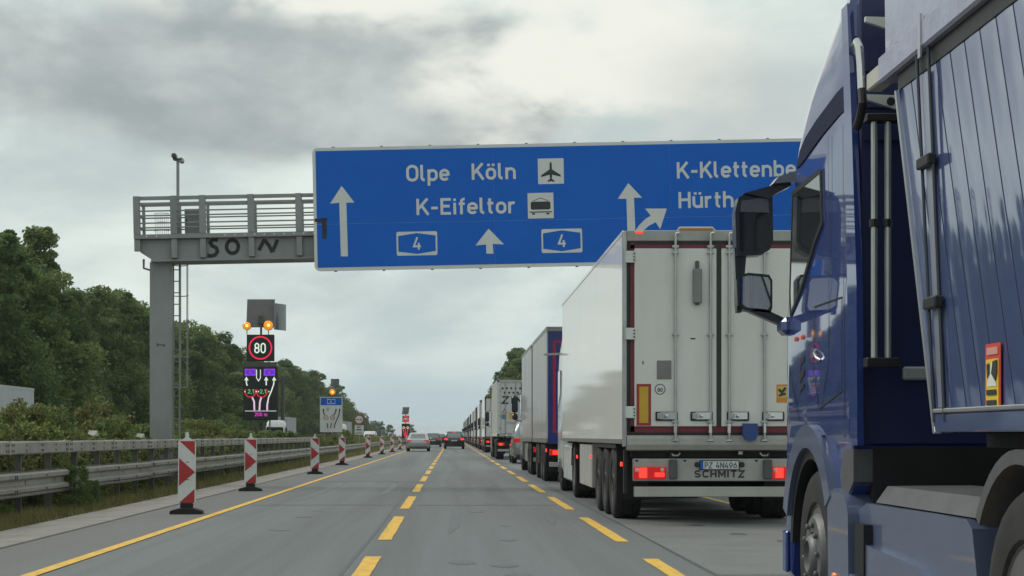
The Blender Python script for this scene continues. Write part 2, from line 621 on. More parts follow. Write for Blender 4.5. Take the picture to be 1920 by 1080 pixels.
# ------------------------------------------------------------------ ground, carriageways, markings
Y0, Y1 = -70.0, 4500.0
prof = [(-2500, -0.9), (-60, -0.75), (-31, -0.55), (-9.6, -0.50), (-8.2, -0.05), (-5.4, -0.03), (-3.0, -0.06), (9.5, -0.06), (12, -0.15), (40, -0.4), (2500, -0.9)]
ys = [Y0, 20, 60, 120, 250, 500, 1000, 2200, 5000]
mb = MB()
mb.loft([[(x, y, z) for x, z in prof] for y in ys], False, False, closed=False)
ground = struct(mb.build('ground', soil, smooth=0))

road = struct(MB().loft([[(-4.80, y, 0.0), (8.6, y, 0.0)] for y in (Y0, 30, 120, 500, Y1)], False, False, closed=False).build('road', asphalt, smooth=0))
struct(MB().loft([[(-4.80, y, 0.004), (-3.66, y, 0.004)] for y in (Y0, 30, 120, 500, Y1)], False, False, closed=False).build('shoulder', asphalt_old, smooth=0))
oppo = struct(MB().loft([[(-25.6, y, -0.42), (-10.4, y, -0.42)] for y in (Y0, 120, 500, Y1)], False, False, closed=False).build('opposite_road', asphalt, smooth=0))
# concrete edge strip beside the shoulder, cast in bays with joints
edge_me = MB().box(-5.62, -4.803, 0.02, 4.98, -0.15, 0.022, 0.008).mesh('edge_slab', concrete)
edge_root = struct(MB().box(-5.60, -4.81, Y0, 1500, -0.2, 0.0).build('edge_strip', concrete))
for k in range(-2, 40):
    put('edge_slab', edge_me, edge_root, (0, k * 5.0, 0))
# the yellow temporary lines
MB().loft([[(-3.71, y, 0.008), (-3.575, y, 0.008)] for y in (Y0, 30, 200, 1500)], False, False, closed=False).build('edge_line', yellow, road, smooth=0)
MB().loft([[(4.90, y, 0.005), (5.03, y, 0.005)] for y in (Y0, 30, 200, 1500)], False, False, closed=False).build('edge_line', yellow, road, smooth=0)


def dash_mesh(x0, x1, seed):
    r = random.Random(seed)
    n = 12
    a = [(x0 + r.uniform(-.006, .006), 6.0 * i / n, 0.005) for i in range(n + 1)]
    b = [(x1 + r.uniform(-.006, .006), 6.0 * i / n, 0.005) for i in range(n + 1)]
    return MB().add(a + b, [(i, i + 1, n + 2 + i, n + 1 + i) for i in range(n)]).mesh('lane_dash', yellow, 0)


dc = [dash_mesh(-0.865, -0.705, s) for s in range(3)]
dr = [dash_mesh(1.865, 2.015, s) for s in range(3)]
for k in range(-3, 60):
    put('lane_dash', dc[k % 3], road, (0, 20.7 + 8.85 * k, 0))
    put('lane_dash', dr[k % 3], road, (0, 20.35 + 8.85 * k, 0))
# resurfaced patches and a sealed cross joint, each a thin sheet of its own
patch_m = pm('asphalt_patch', (0.092, 0.097, 0.10), 0.6, speck=.2, var=0.15, scale=1.2, bump=0.3, bscale=80)
pale_m = pm('asphalt_worn', (0.145, 0.149, 0.149), 0.7, speck=.2, var=0.15, scale=1.0, bump=0.3, bscale=80)
for (xa, xb, ya, yb, m_) in ((2.31, 4.86, 15.5, 27.5, pale_m), (-3.5, -.95, 47.0, 58.0, patch_m), (-.60, 1.80, 88.0, 104.0, patch_m), (-.60, 1.80, 31.0, 31.25, patch_m), (-3.5, -.9, 31.1, 31.35, patch_m)):
    MB().sheet([(xa, ya, .0035), (xb, ya + .05, .0035), (xb, yb, .0035), (xa, yb - .05, .0035)]).build('repair_patch', m_, road, smooth=0)
# oil drips and rubber marks along the lanes
stain_m = pm('oil_stain', (0.070, 0.074, 0.077), 0.5, speck=.2, var=0.2, scale=3)
for k in range(26):
    r_ = random.Random(300 + k)
    cx_, cy_ = r_.choice((.55, .55, -2.2, 3.4)) + r_.gauss(0, .28), 14.5 + 46 * r_.random() ** 1.6
    n_ = 9
    s_ = r_.uniform(.05, .16)
    MB().sheet([(cx_ + s_ * r_.uniform(.6, 1.2) * math.cos(2 * PI * i / n_), cy_ + 2.2 * s_ * r_.uniform(.6, 1.2) * math.sin(2 * PI * i / n_), .0028 if cx_ < 2.2 else .0055) for i in range(n_)]).build('oil_stain', stain_m, road, smooth=0)
for xa, ya, yb in ((-.05, 22.0, 31.0), (1.35, 24.0, 30.0), (-2.9, 33.0, 46.0), (-1.5, 36.0, 45.0)):
    MB().loft([[(xa + .004 * (y - ya), y, .0026), (xa + .004 * (y - ya) + .15 * min(1, (y - ya + .2) / 2, (yb - y + .2) / 2), y, .0026)] for y in np.linspace(ya, yb, 12)], False, False, closed=False).build('tyre_mark', stain_m, road, smooth=0)
# faint repair seams and an oil-dark patch band
seam = pm('bitumen_seam', (0.06, 0.06, 0.062), 0.5, var=0.2)
for xs in (2.28, -.98):
    MB().loft([[(xs + 0.012 * math.sin(y * .31), y, 0.003), (xs + 0.03 + 0.012 * math.sin(y * .31 + 1), y, 0.003)] for y in np.arange(Y0, 160, 2.0)],
              False, False, closed=False).build('repair_seam', seam, road, smooth=0)

# ------------------------------------------------------------------ crash barrier in the median
GX = -6.42
rail_prof = [(0.0, .30), (-.03, .31), (-.035, .345), (.055, .375), (.06, .425), (-.03, .47), (-.035, .535), (.055, .575), (.06, .635), (-.03, .67), (0.0, .685)]
rail_prof = [(GX + a, z) for a, z in rail_prof]
full = rail_prof + [(a - 0.008, z) for a, z in reversed(rail_prof)]
guard = thing('crash_barrier', 'long galvanised steel crash barrier along the left edge of the carriageway', 'barrier', (0, 0, 0))
rail_me = MB().prism(full, 'y', 0, 4.12).mesh('w_rail', galv, 25)
plain = [(a - .004, z + .003) for a, z in full]
bolt = MB()
for z in (.36, .40, .59, .62):
    for yy in (0.05, 0.16):
        bolt.lathe([(0.018, 0), (0.016, .012), (0, .016)], (GX + .057, yy, z), 'x', 8)
for z in (.40, .60):
    bolt.lathe([(0.02, 0), (0.018, .012), (0, .016)], (GX + .058, 2.05, z), 'x', 8)
bolt_me = bolt.mesh('bolt', galv_dark)
box_me = MB().box(GX - .17, GX - .01, 0.004, 3.99, .93, 1.125, .018).mesh('box_beam', galv)
boltb = MB()
for yy in (.1, .22, 1.0, 2.0, 2.1, 3.0, 3.78, 3.9):
    for z in (.985, 1.07):
        boltb.lathe([(0.02, 0), (0.018, .012), (0, .016)], (GX - .012, yy, z), 'x', 8)
boltb_me = boltb.mesh('bolt', galv_dark)
splice_me = MB().box(GX - .178, GX - .004, -.06, .06, .925, 1.13, .006).mesh('splice_plate', galv)
post_me = MB().prism([(GX - .20, 0), (GX - .20, .07), (GX - .10, .07), (GX - .10, .0)], 'z', -.4, .94).box(GX - .12, GX - .035, .01, .06, .42, .56).mesh('post', galv_dark)
postlow_me = MB().prism([(GX - .16, 0), (GX - .16, .06), (GX - .08, .06), (GX - .08, .0)], 'z', -.4, .60).box(GX - .10, GX - .03, .0, .06, .40, .58).mesh('post', galv_dark)
for k in range(0, 70):
    y = 6.0 + 4.0 * k
    r_ = put('w_rail', rail_me, guard, (random.uniform(-.006, .006), y, random.uniform(-.006, .006)))
    if k < 24:
        struct(put('bolt', bolt_me, r_), 'stuff')
    if y < 84:
        bb = put('box_beam', box_me, guard, (0, y, 0))
        struct(put('bolt', boltb_me, bb), 'stuff')
        put('splice_plate', splice_me, bb)
    for h in (0, 2.0):
        if y < 140:
            put('post', post_me if y < 84 else postlow_me, guard, (0, y + 1 + h, 0))
MB().prism(full, 'y', 286.1, 900).build('w_rail', galv, guard)

# ------------------------------------------------------------------ vegetation


def leaf_object_mesh(name, C, size, mat, asp=0.62, upb=0.35, fold=0.25):
    """many small leaf faces: two triangles each, folded along the midrib"""
    n = len(C)
    nrm = rng.normal(size=(n, 3))
    nrm[:, 2] = np.abs(nrm[:, 2]) + upb
    nrm /= np.linalg.norm(nrm, axis=1)[:, None]
    t_ = rng.normal(size=(n, 3))
    t_ -= nrm * np.sum(t_ * nrm, 1)[:, None]
    t_ /= np.linalg.norm(t_, axis=1)[:, None]
    b_ = np.cross(nrm, t_)
    s = (size * rng.uniform(.6, 1.35, n))[:, None]
    V = np.empty((n, 4, 3), dtype=np.float32)
    V[:, 0] = C - t_ * s
    V[:, 1] = C + b_ * s * asp + nrm * s * fold
    V[:, 2] = C + t_ * s
    V[:, 3] = C - b_ * s * asp + nrm * s * fold
    me = bpy.data.meshes.new(name)
    me.vertices.add(n * 4)
    me.vertices.foreach_set('co', V.reshape(-1))
    me.loops.add(n * 4)
    me.loops.foreach_set('vertex_index', np.arange(n * 4, dtype=np.int32))
    me.polygons.add(n)
    me.polygons.foreach_set('loop_start', np.arange(0, n * 4, 4, dtype=np.int32))
    me.materials.append(mat)
    me.update(calc_edges=True)
    return me


leaf_a = pm('leaf_dark', (0.118, 0.188, 0.064), 0.6, var=0.55, scale=0.55, island=0.4, objrand=0.8, trans=0.4, spec=0.3)
leaf_b = pm('leaf_mid', (0.155, 0.22, 0.070), 0.6, var=0.55, scale=0.6, island=0.4, objrand=0.8, trans=0.4, spec=0.3)
leaf_c = pm('leaf_shrub', (0.15, 0.20, 0.070), 0.6, var=0.35, scale=0.6, island=0.6, objrand=0.3, trans=0.4, spec=0.3)
leaf_dry = pm('leaf_dry', (0.17, 0.185, 0.075), 0.7, var=0.35, scale=0.8, island=0.6, objrand=0.15, trans=0.25, spec=0.2)
bark = pm('bark', (0.06, 0.048, 0.036), 0.9, var=0.35, scale=5, stretch=(1, 1, .2), bump=0.6, bscale=20)


def crown_points(h, z0, rx, nclump, per, seed, shape='round', cr=(0.7, 1.35)):
    r = np.random.default_rng(seed)
    P, ends = [], []
    for i in range(nclump):
        u = r.uniform(0.02, 1) if shape != 'poplar' else r.uniform(0, 1)
        z = z0 + (h - z0) * u
        if shape == 'round':
            w = rx * (math.sin(PI * (0.10 + 0.86 * u)) ** 0.65)
        elif shape == 'cone':
            w = rx * (1.05 - u) ** 0.7
        elif shape == 'edge':
            w = rx * (1.0 - 0.55 * u ** 2.2)
        else:
            w = rx * (math.sin(PI * (0.08 + 0.88 * u)) ** 0.5)
        a = r.uniform(0, 2 * PI)
        q = w * math.sqrt(r.uniform(0.15, 1.0)) * r.uniform(.8, 1.12)
        c = np.array([q * math.cos(a), q * math.sin(a), z])
        ends.append(c)
        k = r.uniform(*cr) * (1.0 if u < .6 else .72)
        if i % 4 == 0 and shape != 'poplar' and per > 120:
            k *= .5
            c[0] *= 1.16
            c[1] *= 1.16
            c[2] = min(h * 1.03, c[2] + .4)
        d = r.normal(size=(per, 3))
        d /= np.linalg.norm(d, axis=1)[:, None]
        rad = k * r.uniform(0.35, 1.0, per) ** 0.6
        pts = c + d * rad[:, None] * np.array([1.1, 1.1, 0.78])
        P.append(pts)
    P = np.concatenate(P)
    P = P[P[:, 2] > 0.05]
    return P, ends


def make_tree_meshes(h, z0, rx, nclump, per, leaf, mat, seed, shape):
    P, ends = crown_points(h, z0, rx, nclump, per, seed, shape)
    crown = leaf_object_mesh('crown', P, leaf, mat)
    r = random.Random(seed)
    mb = MB()
    top = h * .8
    pts = [(0, 0, -.6)]
    for i in range(1, 7):
        pts.append((r.uniform(-.12, .12) * i * .5, r.uniform(-.12, .12) * i * .5, top * i / 6))
    mb.tube(pts, [.28 * h / 12, .21 * h / 12, .18 * h / 12, .14 * h / 12, .11 * h / 12, .08 * h / 12, .03 * h / 12], 8)
    for e in r.sample(ends, min(14, len(ends))):
        zb = max(0.6, min(top * .95, e[2] - r.uniform(.8, 2.0)))
        k = zb / top * 6
        i = min(5, int(k))
        p0 = Vector(pts[i]).lerp(Vector(pts[i + 1]), k - i)
        p2 = Vector(e)
        p1 = p0.lerp(p2, .5) + Vector((0, 0, .3))
        mb.tube([p0, p1, p2], [.075, .05, .015], 5)
    return crown, mb.mesh('trunk', bark)


TREES = []
spec_ = [(14.0, .6, 4.3, 150, 240, .125, leaf_a, 1, 'round'), (15.5, .6, 3.8, 150, 240, .125, leaf_a, 2, 'cone'),
         (12.0, .5, 4.5, 140, 240, .125, leaf_b, 3, 'round'), (13.0, .4, 4.0, 145, 240, .125, leaf_a, 4, 'edge'),
         (10.5, .4, 4.2, 125, 240, .125, leaf_b, 5, 'edge'), (16.0, 1.0, 1.9, 90, 180, .15, leaf_a, 6, 'poplar')]
HT = [14.0, 15.5, 12.0, 13.0, 10.5, 16.0]
for s_ in spec_:
    TREES.append(make_tree_meshes(*s_))


def tree(i, x, y, z, sc, label, group, rz=None):
    t_ = thing('deciduous_tree', label, 'tree', (x, y, z), random.uniform(0, 6.28) if rz is None else rz, group)
    t_.scale = (sc * random.uniform(.92, 1.1), sc * random.uniform(.92, 1.1), sc)
    put('crown', TREES[i][0], t_)
    put('trunk', TREES[i][1], t_)
    return t_


def wood_label(y):
    px = -30.0 / y                       # bearing seen from the carriageway
    if px < -.255:
        return 'green tree of the wood just outside the left edge of the picture', 'wood left of the picture'
    if px < -.17:
        return 'green tree of the dense wood left of the gantry post', 'trees of the wood left of the gantry post'
    if px < -.118:
        return 'green tree of the dense wood between gantry post and black LED sign', 'trees of the wood between post and LED sign'
    if px < -.074:
        return 'green tree of the dense wood between black LED sign and white lane board', 'trees of the wood between LED sign and lane board'
    return 'small green tree at the far end of the wood, right of the white lane board', 'trees at the far end of the wood'


wood = 'trees of the dense wood beyond the opposite carriageway'
# the distinct ones near the left edge of the picture and by the post
tree(0, -31.5, 118.0, -.6, 1.12, 'broad tall tree at the far left edge, behind the grey lorry', None)
tree(1, -31.0, 134.0, -.6, 1.10, 'pointed tall tree rising second from the left edge of the wood', None)
tree(3, -30.5, 146.0, -.6, 1.03, 'dark tree rising just left of the grey gantry post', None)
tree(2, -29.5, 172.0, -.6, .98, 'lighter yellow-green tree right behind the gantry post and ladder', None)
y = 40.0
k = 0
while y < 660:
    i = (3, 0, 4, 1, 2, 3, 0, 4)[k % 8]
    hh = 14.0 + random.uniform(-1.3, 1.2) - max(0.0, y - 400) * .026
    sc = hh / HT[i]
    tree(i, -30.2 + random.uniform(-1.2, 1.4) + (0.0 if k % 2 else -5.0), y, -.6, sc, *wood_label(y))
    y += random.uniform(4.2, 6.6) if y < 400 else random.uniform(7, 11)
    k += 1
for (x, y, i, sc) in ((-24, 690, 2, .5), (-32, 720, 0, .5), (-30, 750, 3, .6), (-20, 860, 4, .7), (-34, 780, 0, .6), (-45, 900, 2, .8)):
    tree(i, x, y, -.7, sc, 'small distant tree past the end of the wood on the left', 'far trees past the end of the wood')
rg = 'trees on the right verge behind the queue of lorries'
for (x, y, i, sc) in ((10.0, 290, 5, .93), (11.0, 296, 5, .98), (11.6, 284, 5, .92)):
    tree(i, x, y, -.3, sc, 'slender poplar rising above the grey curtain-sided lorry', 'poplars above the grey lorry')
for (x, y, i, sc) in ((9.9, 247, 2, 1.0), (11.5, 255, 0, .95), (9.8, 322, 3, 1.0), (9.8, 350, 4, 1.1), (9.9, 382, 2, .95), (9.9, 420, 3, .85), (10.6, 262, 2, .98), (10.2, 278, 4, 1.02), (10.4, 310, 2, .98), (10.2, 335, 4, 1.0), (10.6, 365, 2, .92), (10.2, 400, 4, .98), (10.5, 440, 2, .85), (10.4, 490, 4, .9), (11, 550, 0, .65), (11, 620, 2, .7), (11, 720, 4, .75),
                      (15.5, 235, 2, .9), (16, 205, 4, .9), (16, 175, 2, .85), (16, 145, 4, .8), (16.5, 118, 4, .8), (16.5, 95, 2, .7)):
    tree(i, x, y, -.3, sc, 'leafy tree on the right verge behind the queue of lorries', rg)

# shrubs and weeds in the median
SHR = []
for s in range(5):
    r = np.random.default_rng(50 + s)
    P, E = crown_points(1.25, .05, .75, 40, 100, 70 + s, 'edge', (.14, .32))
    st = MB()
    for e in E[:18]:
        st.tube([(e[0] * .15, e[1] * .15, -.1), (e[0] * .6, e[1] * .6, e[2] * .6), tuple(e)], [.014, .010, .004], 5)
    # a few arching sprays
    ex = []
    for q in range(9):
        a = r.uniform(0, 2 * PI)
        L0 = r.uniform(.7, 1.25)
        for tt in np.linspace(.2, 1, 26):
            ex.append([math.cos(a) * .7 * tt * L0, math.sin(a) * .7 * tt * L0, L0 * (1.7 * tt - .8 * tt * tt) + .1])
    P = np.concatenate([P, np.array(ex) + r.normal(scale=.035, size=(len(ex), 3))])
    SHR.append((leaf_object_mesh('foliage', P, .036, (leaf_c, leaf_b, leaf_c, leaf_dry, leaf_c)[s]), st.mesh('stem', bark)))


def shrub_label(y):
    if y < 43:
        return 'wild shrub behind the crash barrier left of the gantry post', 'shrubs behind the barrier left of the post'
    if y < 74:
        return 'wild shrub behind the crash barrier between gantry post and LED sign', 'shrubs behind the barrier between post and LED sign'
    return 'wild shrub behind the crash barrier beyond the black LED sign', 'shrubs behind the barrier beyond the LED sign'


def shrub(i, x, y, z, sc, zs, label, group):
    t_ = thing('shrub', label, 'shrub', (x, y, z), random.uniform(0, 6.28), group)
    t_.scale = (sc, sc, sc * zs)
    put('foliage', SHR[i][0], t_)
    put('stem', SHR[i][1], t_)


sg = 'wild shrubs behind the crash barrier'
for (x, y, i, sc, zs) in ((-7.9, 29.5, 0, 1.05, 1.2), (-8.1, 36.0, 2, 1.1, 1.25), (-7.7, 33.0, 4, .95, 1.15)):
    shrub(i, x, y, -.05, sc, zs, 'tall yellow-green shrub standing over the barrier left of the gantry post', 'tall shrubs left of the gantry post')
y = 22.0
k = 0
while y < 130:
    shrub((0, 3, 1, 4, 2, 3)[k % 6], -7.55 + random.uniform(-.35, .35), y, -.05, random.uniform(.72, 1.12), random.uniform(.75, 1.35), *shrub_label(y))
    if y < 80:
        shrub((1, 4, 3)[k % 3], -8.6 + random.uniform(-.3, .3), y + .5, -.2, random.uniform(.8, 1.3), random.uniform(.8, 1.4), *shrub_label(y))
        if k % 2 == 0:
            shrub((4, 1, 2)[k % 3], -6.95, y + .3, -.05, random.uniform(.45, .6), 1.0, *shrub_label(y))
    y += random.uniform(.95, 1.5) if y < 70 else random.uniform(2.2, 3.5)
    k += 1
# weeds climbing through the rails
for (y, sc) in ((29.9, .36), (31.2, .22), (41.5, .24)):
    shrub(1, -6.28, y, 0.0, sc, 1.5, 'small weed growing through the lower rail of the barrier', 'weeds growing through the barrier')

# grass: blades along the verge (nobody could count them)


def grass(name, n, xr, yr, hr, mat, seed, z):
    r = np.random.default_rng(seed)
    x = r.uniform(*xr, n)
    yy = yr[0] + (yr[1] - yr[0]) * r.uniform(0, 1, n) ** 1.8
    pn = np.sin(x * 5.1 + 1.3 * np.sin(yy * 1.1)) * np.sin(yy * .93 + 2 * np.sin(x * 2.3)) + r.normal(scale=.35, size=n)
    keep = pn > -.35
    x, yy = x[keep], yy[keep]
    n = len(x)
    h = r.uniform(*hr, n) * (1 + .015 * np.clip(yy - 30, 0, 100))
    a = r.uniform(0, 2 * PI, n)
    w = .007 * (1 + .02 * np.clip(yy - 20, 0, 150))
    ln = r.uniform(.2, .9, n) * h
    la = r.uniform(0, 2 * PI, n)
    V = np.zeros((n, 3, 3), dtype=np.float32)
    zz_ = np.full(n, z)
    V[:, 0] = np.stack([x - np.cos(a) * w, yy - np.sin(a) * w, zz_], 1)
    V[:, 1] = np.stack([x + np.cos(a) * w, yy + np.sin(a) * w, zz_], 1)
    V[:, 2] = np.stack([x + np.cos(la) * ln, yy + np.sin(la) * ln, zz_ + h], 1)
    me = bpy.data.meshes.new(name)
    me.vertices.add(n * 3)
    me.vertices.foreach_set('co', V.reshape(-1))
    me.loops.add(n * 3)
    me.loops.foreach_set('vertex_index', np.arange(n * 3, dtype=np.int32))
    me.polygons.add(n)
    me.polygons.foreach_set('loop_start', np.arange(0, n * 3, 3, dtype=np.int32))
    me.materials.append(mat)
    me.update(calc_edges=True)
    return put(name, me)


grass_mat = pm('grass_blades', (0.17, 0.17, 0.07), 0.8, var=0.4, scale=1.5, island=0.6, trans=0.3, spec=0.2)
straw_mat = pm('dry_grass', (0.26, 0.215, 0.11), 0.85, var=0.3, scale=2.0, island=0.5, trans=0.2, spec=0.2)
g1 = grass('grass', 70000, (-8.4, -5.66), (16, 150), (.05, .20), grass_mat, 3, -.04)
tag(g1, 'short green grass and weeds on the strip under the crash barrier', 'grass')
struct(g1, 'stuff')
g2 = grass('dry_grass', 30000, (-6.9, -5.58), (16, 150), (.03, .11), straw_mat, 4, -.04)
tag(g2, 'dry straw-coloured grass and litter along the concrete edge strip', 'grass')
struct(g2, 'stuff')
# low dry growth in the wide median and on the far side
g3 = grass('verge_grass', 40000, (-10.2, -7.8), (24, 300), (.25, .7), grass_mat, 5, -.3)
tag(g3, 'tall grass on the median slope behind the barrier', 'grass')
struct(g3, 'stuff')

# ------------------------------------------------------------------ sign gantry over the carriageway
GY = 43.3
TILT = R(-1.15)                      # the beam rises slightly towards the right
grey_mark = pm('post_scrawl', (.09, .09, .095), .7)
ga = thing('sign_gantry', 'grey steel sign gantry with railed walkway and sprayed letters on its beam', 'gantry', (-7.05, GY, 0))
S = 77.4                              # image pixels per metre at the gantry, for the image coordinates below
# left post and base
MB().box(-.245, .245, -.20, .20, 0.25, 5.40, .012).build('post', gantry_paint, ga)
MB().box(-.36, .36, -.32, .32, -.3, .27, .02).build('base_plate', concrete, ga)
MB().prism([(-.07, 3.36), (-.04, 3.36), (-.04, 3.40), (.10, 3.38), (.10, 3.35), (.13, 3.36), (.12, 3.44), (.09, 3.41), (-.05, 3.43), (-.08, 3.46)], 'y', -.207, -.203).build('post_mark', grey_mark, ga)
# right post, standing beyond the queue of lorries
MB().box(21.2, 21.7, -.20, .20, 0.0, 5.9, .012).build('post', gantry_paint, ga)


def tilt(mb):
    c, s = math.cos(-TILT), math.sin(-TILT)
    mb.v = [(x * c - (z - 5.5) * s, y, 5.5 + x * s + (z - 5.5) * c) for x, y, z in mb.v]
    return mb


# beam: web, flanges, stiffeners
LX, RX = -.56, 21.8
web = MB().prism([(LX + .13, 5.62), (LX + .40, 5.44), (RX, 5.44), (RX, 5.92), (LX + .13, 5.92)], 'y', -.40, -.36)
web.prism([(LX + .13, 5.62), (LX + .40, 5.44), (RX, 5.44), (RX, 5.92), (LX + .13, 5.92)], 'y', .36, .40)
tilt(web).build('beam_web', gantry_paint, ga)
tilt(MB().box(LX + .38, RX, -.46, .46, 5.385, 5.437, .006)).build('bottom_flange', gantry_paint, ga)
tilt(MB().box(LX, RX, -.55, .55, 5.925, 6.035, .008)).build('walkway_deck', gantry_paint, ga)
for i, x in enumerate([LX + .075, .40, 1.09, 2.25, 3.40, 4.6, 5.8, 7.0, 8.2, 9.4, 10.6, 11.8, 13, 14.2, 15.4, 16.6, 17.8, 19, 20.2, 21.4]):
    zb = 5.42 if i else 5.60
    tilt(MB().box(x - .072, x + .072, -.52, -.41, zb + .04, 5.92, .008)).build('stiffener', gantry_paint, ga)
    tilt(MB().box(x - .078, x + .078, -.545, -.42, 6.04, 6.955, .008)).build('railing_post', gantry_paint, ga)
    tilt(MB().box(x - .035, x + .035, .46, .53, 6.04, 6.90, .006)).build('railing_post', gantry_paint, ga)
for z, h in ((6.905, .045), (6.775, .028), (6.60, .016), (6.49, .016), (6.31, .016), (6.20, .016)):
    tilt(MB().box(LX + .01, RX, -.50, -.455, z - h, z + h, .004)).build('railing', gantry_paint, ga)
for z, h in ((6.86, .028), (6.55, .016), (6.26, .016)):
    tilt(MB().box(LX + .01, RX, .485, .515, z - h, z + h, .004)).build('railing', gantry_paint, ga)
for z in (6.86, 6.55, 6.26):
    tilt(MB().box(LX + .02, LX + .06, -.45, .48, z - .02, z + .02)).build('railing', gantry_paint, ga)
# pale discs on the deck edge: daylight through perforations, put in as colour
dots = MB()
for x in np.arange(-.25, 4.0, .235):
    if abs(x - .2) > .18 and not (.3 < x < 1.4):
        dots.lathe([(.018, 0), (.018, -.004)], (x, -.552, 5.985), 'y', 8)
struct(tilt(dots).build('edge_light_dot', pm('hole_light', (.7, .74, .74), .6), ga), 'stuff')
# hand-sprayed letters on the beam
spray = pm('spray_paint', (0.028, 0.028, 0.030), 0.75, var=0.3)
gr = MB()
pl = placer((0, -.404, 0), (1, 0, 0), (0, 0, 1), (0, -1, 0))


def gpt(x, y):
    return ((x - 302) / S, 5.895 - (y - 444) * .0113)


for strokes in ([[(413, 445), (404, 444), (399, 450), (402, 457), (410, 462), (412, 470), (407, 477), (399, 479), (393, 477)]],
                [[(440 + 11 * math.cos(a), 460 + 14 * math.sin(a)) for a in np.linspace(.3, 6.6, 22)]],
                [[(489, 469), (500, 445)], [(499, 446), (508, 459), (514, 474)], [(514, 473), (524, 447)]]):
    gr = MB()
    for q, sk in enumerate(strokes):
        ribbon(gr, [gpt(*p) for p in sk], .09, pl, .0007 * q)
    tilt(gr).build('sprayed_letter', spray, ga, smooth=0)
# cabinet on the walkway, cage, handrail hoops
cab_ = MB().box(.63, 1.04, -.30, .2, 6.04, 6.66, .01)
tilt(cab_).build('switch_cabinet', gantry_paint, ga)
tilt(MB().box(.66, .69, -.312, -.302, 6.30, 6.40)).build('cabinet_handle', black, ga)
cage = MB()
for x in np.arange(-.16, .20, .045):
    cage.tube([(x, .2, 6.05), (x, .2, 6.62)], .005, 5)
for z in (6.62, 6.4, 6.2):
    cage.tube([(-.18 + .36 * i / 8, .2 - .12 * math.sin(PI * i / 8), z) for i in range(9)], .007, 5)
tilt(cage).build('ladder_cage_top', galv_dark, ga)
# caged ladder beside the post
for x in (.25, .40):
    MB().box(x - .018, x + .018, .28, .32, .3, 6.6).build('ladder_rail', gantry_paint, ga)
rung = MB().tube([(.26, .30, 0), (.39, .30, 0)], .014, 6).mesh('rung', gantry_paint)
for k in range(20):
    put('rung', rung, ga, (0, 0, .5 + .28 * k))
hoop = MB().tube([(.36 + .24 * math.cos(a), .32 + .45 * max(0, math.sin(a)), 0) for a in np.linspace(0, PI, 12)], .013, 5).mesh('cage_hoop', gantry_paint)
for k in range(5):
    put('cage_hoop', hoop, ga, (0, 0, 2.4 + .75 * k))
for x, yy in ((.12, .32), (.60, .32), (.36, .77), (.19, .62), (.53, .62)):
    MB().tube([(x, yy, 2.4), (x, yy, 5.45)], .010, 5).build('cage_bar', gantry_paint, ga)
MB().tube([(-.44, .1, 5.5), (-.44, .1, 5.28), (-.24, .1, 5.22)], .03, 6).build('cable_pipe', gantry_paint, ga)
# camera mast
cmst = thing('camera_mast', 'slim grey mast with two cameras rising above the gantry walkway', 'camera', (-6.66, GY + .1, 6.05))
MB().tube([(0, 0, 0), (0, 0, 1.86)], .038, 8).build('mast', gantry_paint, cmst)
MB().box(-.11, .10, -.10, .16, 1.86, 1.89).build('bracket', galv_dark, cmst)
cm = MB().box(-.13, -.02, -.20, .10, 1.89, 2.0, .02)
cm.lathe([(.04, 0), (.04, -.02)], (-.075, -.20, 1.945), 'y', 10)
cm.build('camera_head', pm('camera_dark', (.05, .05, .055), .4), cmst)
MB().box(.02, .13, -.05, .22, 1.80, 1.92, .025).build('camera_head', pm('camera_light', (.35, .35, .35), .5), cmst)

# ------------------------------------------------------------------ the big blue direction sign
ds = thing('direction_sign', 'huge blue motorway direction sign with white lettering hung on the gantry', 'sign', (-3.27, GY - .75, 5.13))
ds.rotation_euler = (0, TILT, 0)


def bo(x, y):
    """image pixel coordinates -> metres on the board"""
    return ((x - 593) / S, ((506 - .02 * (x - 594)) - y) / S)


SW, SH = 12.75, 2.93


def rrect(x0, x1, z0, z1, r, n=5):
    p = []
    for cx, cz, a in ((x1 - r, z1 - r, 0), (x0 + r, z1 - r, 90), (x0 + r, z0 + r, 180), (x1 - r, z0 + r, 270)):
        p += [(cx + r * math.cos(R(a + 90 * i / n)), cz + r * math.sin(R(a + 90 * i / n))) for i in range(n + 1)]
    return p


MB().prism(rrect(0, SW, 0, SH, .13), 'y', -.03, .05).build('border', sign_white, ds)
mid = 1.11
for x0, x1 in ((.075, 4.3), (4.3, 8.5), (8.5, SW - .075)):
    for z0, z1 in ((.075, mid), (mid, SH - .075)):
        MB().box(x0 + .0015, x1 - .0015, -.036, -.028, z0 + .0025, z1 - .0025).build('blue_panel', sign_blue, ds)
for x in np.arange(.5, SW, 1.15):
    MB().box(x - .03, x + .03, -.02, .06, SH - .004, SH + .022).build('clip', galv_dark, ds)
    MB().box(x - .03, x + .03, -.02, .06, -.022, .004).build('clip', galv_dark, ds)
for x in np.arange(.8, SW, 2.2):
    MB().box(x - .05, x + .05, .051, .25, .1, SH - .1).build('mounting_profile', galv_dark, ds)
TY = -.040
for s, x, y, w in (('Olpe', 765, 341, 80), ('Köln', 886, 338, 81), ('K-Eifeltor', 783, 403, 183), ('K-Klettenberg', 1264, 335.5, 258), ('Hürth', 1266, 390.5, 101)):
    u, v = bo(x, y)
    mb = MB()
    text(mb, s, (u, TY, v), 30 / S, fit=w / S, stroke=1.18)
    mb.build('lettering', sign_white, ds, smooth=0)


def poly(name, pts, mat, yy=TY, parent=ds):
    return MB().sheet([(bo(*p)[0], yy, bo(*p)[1]) for p in pts]).build(name, mat, parent, smooth=0)


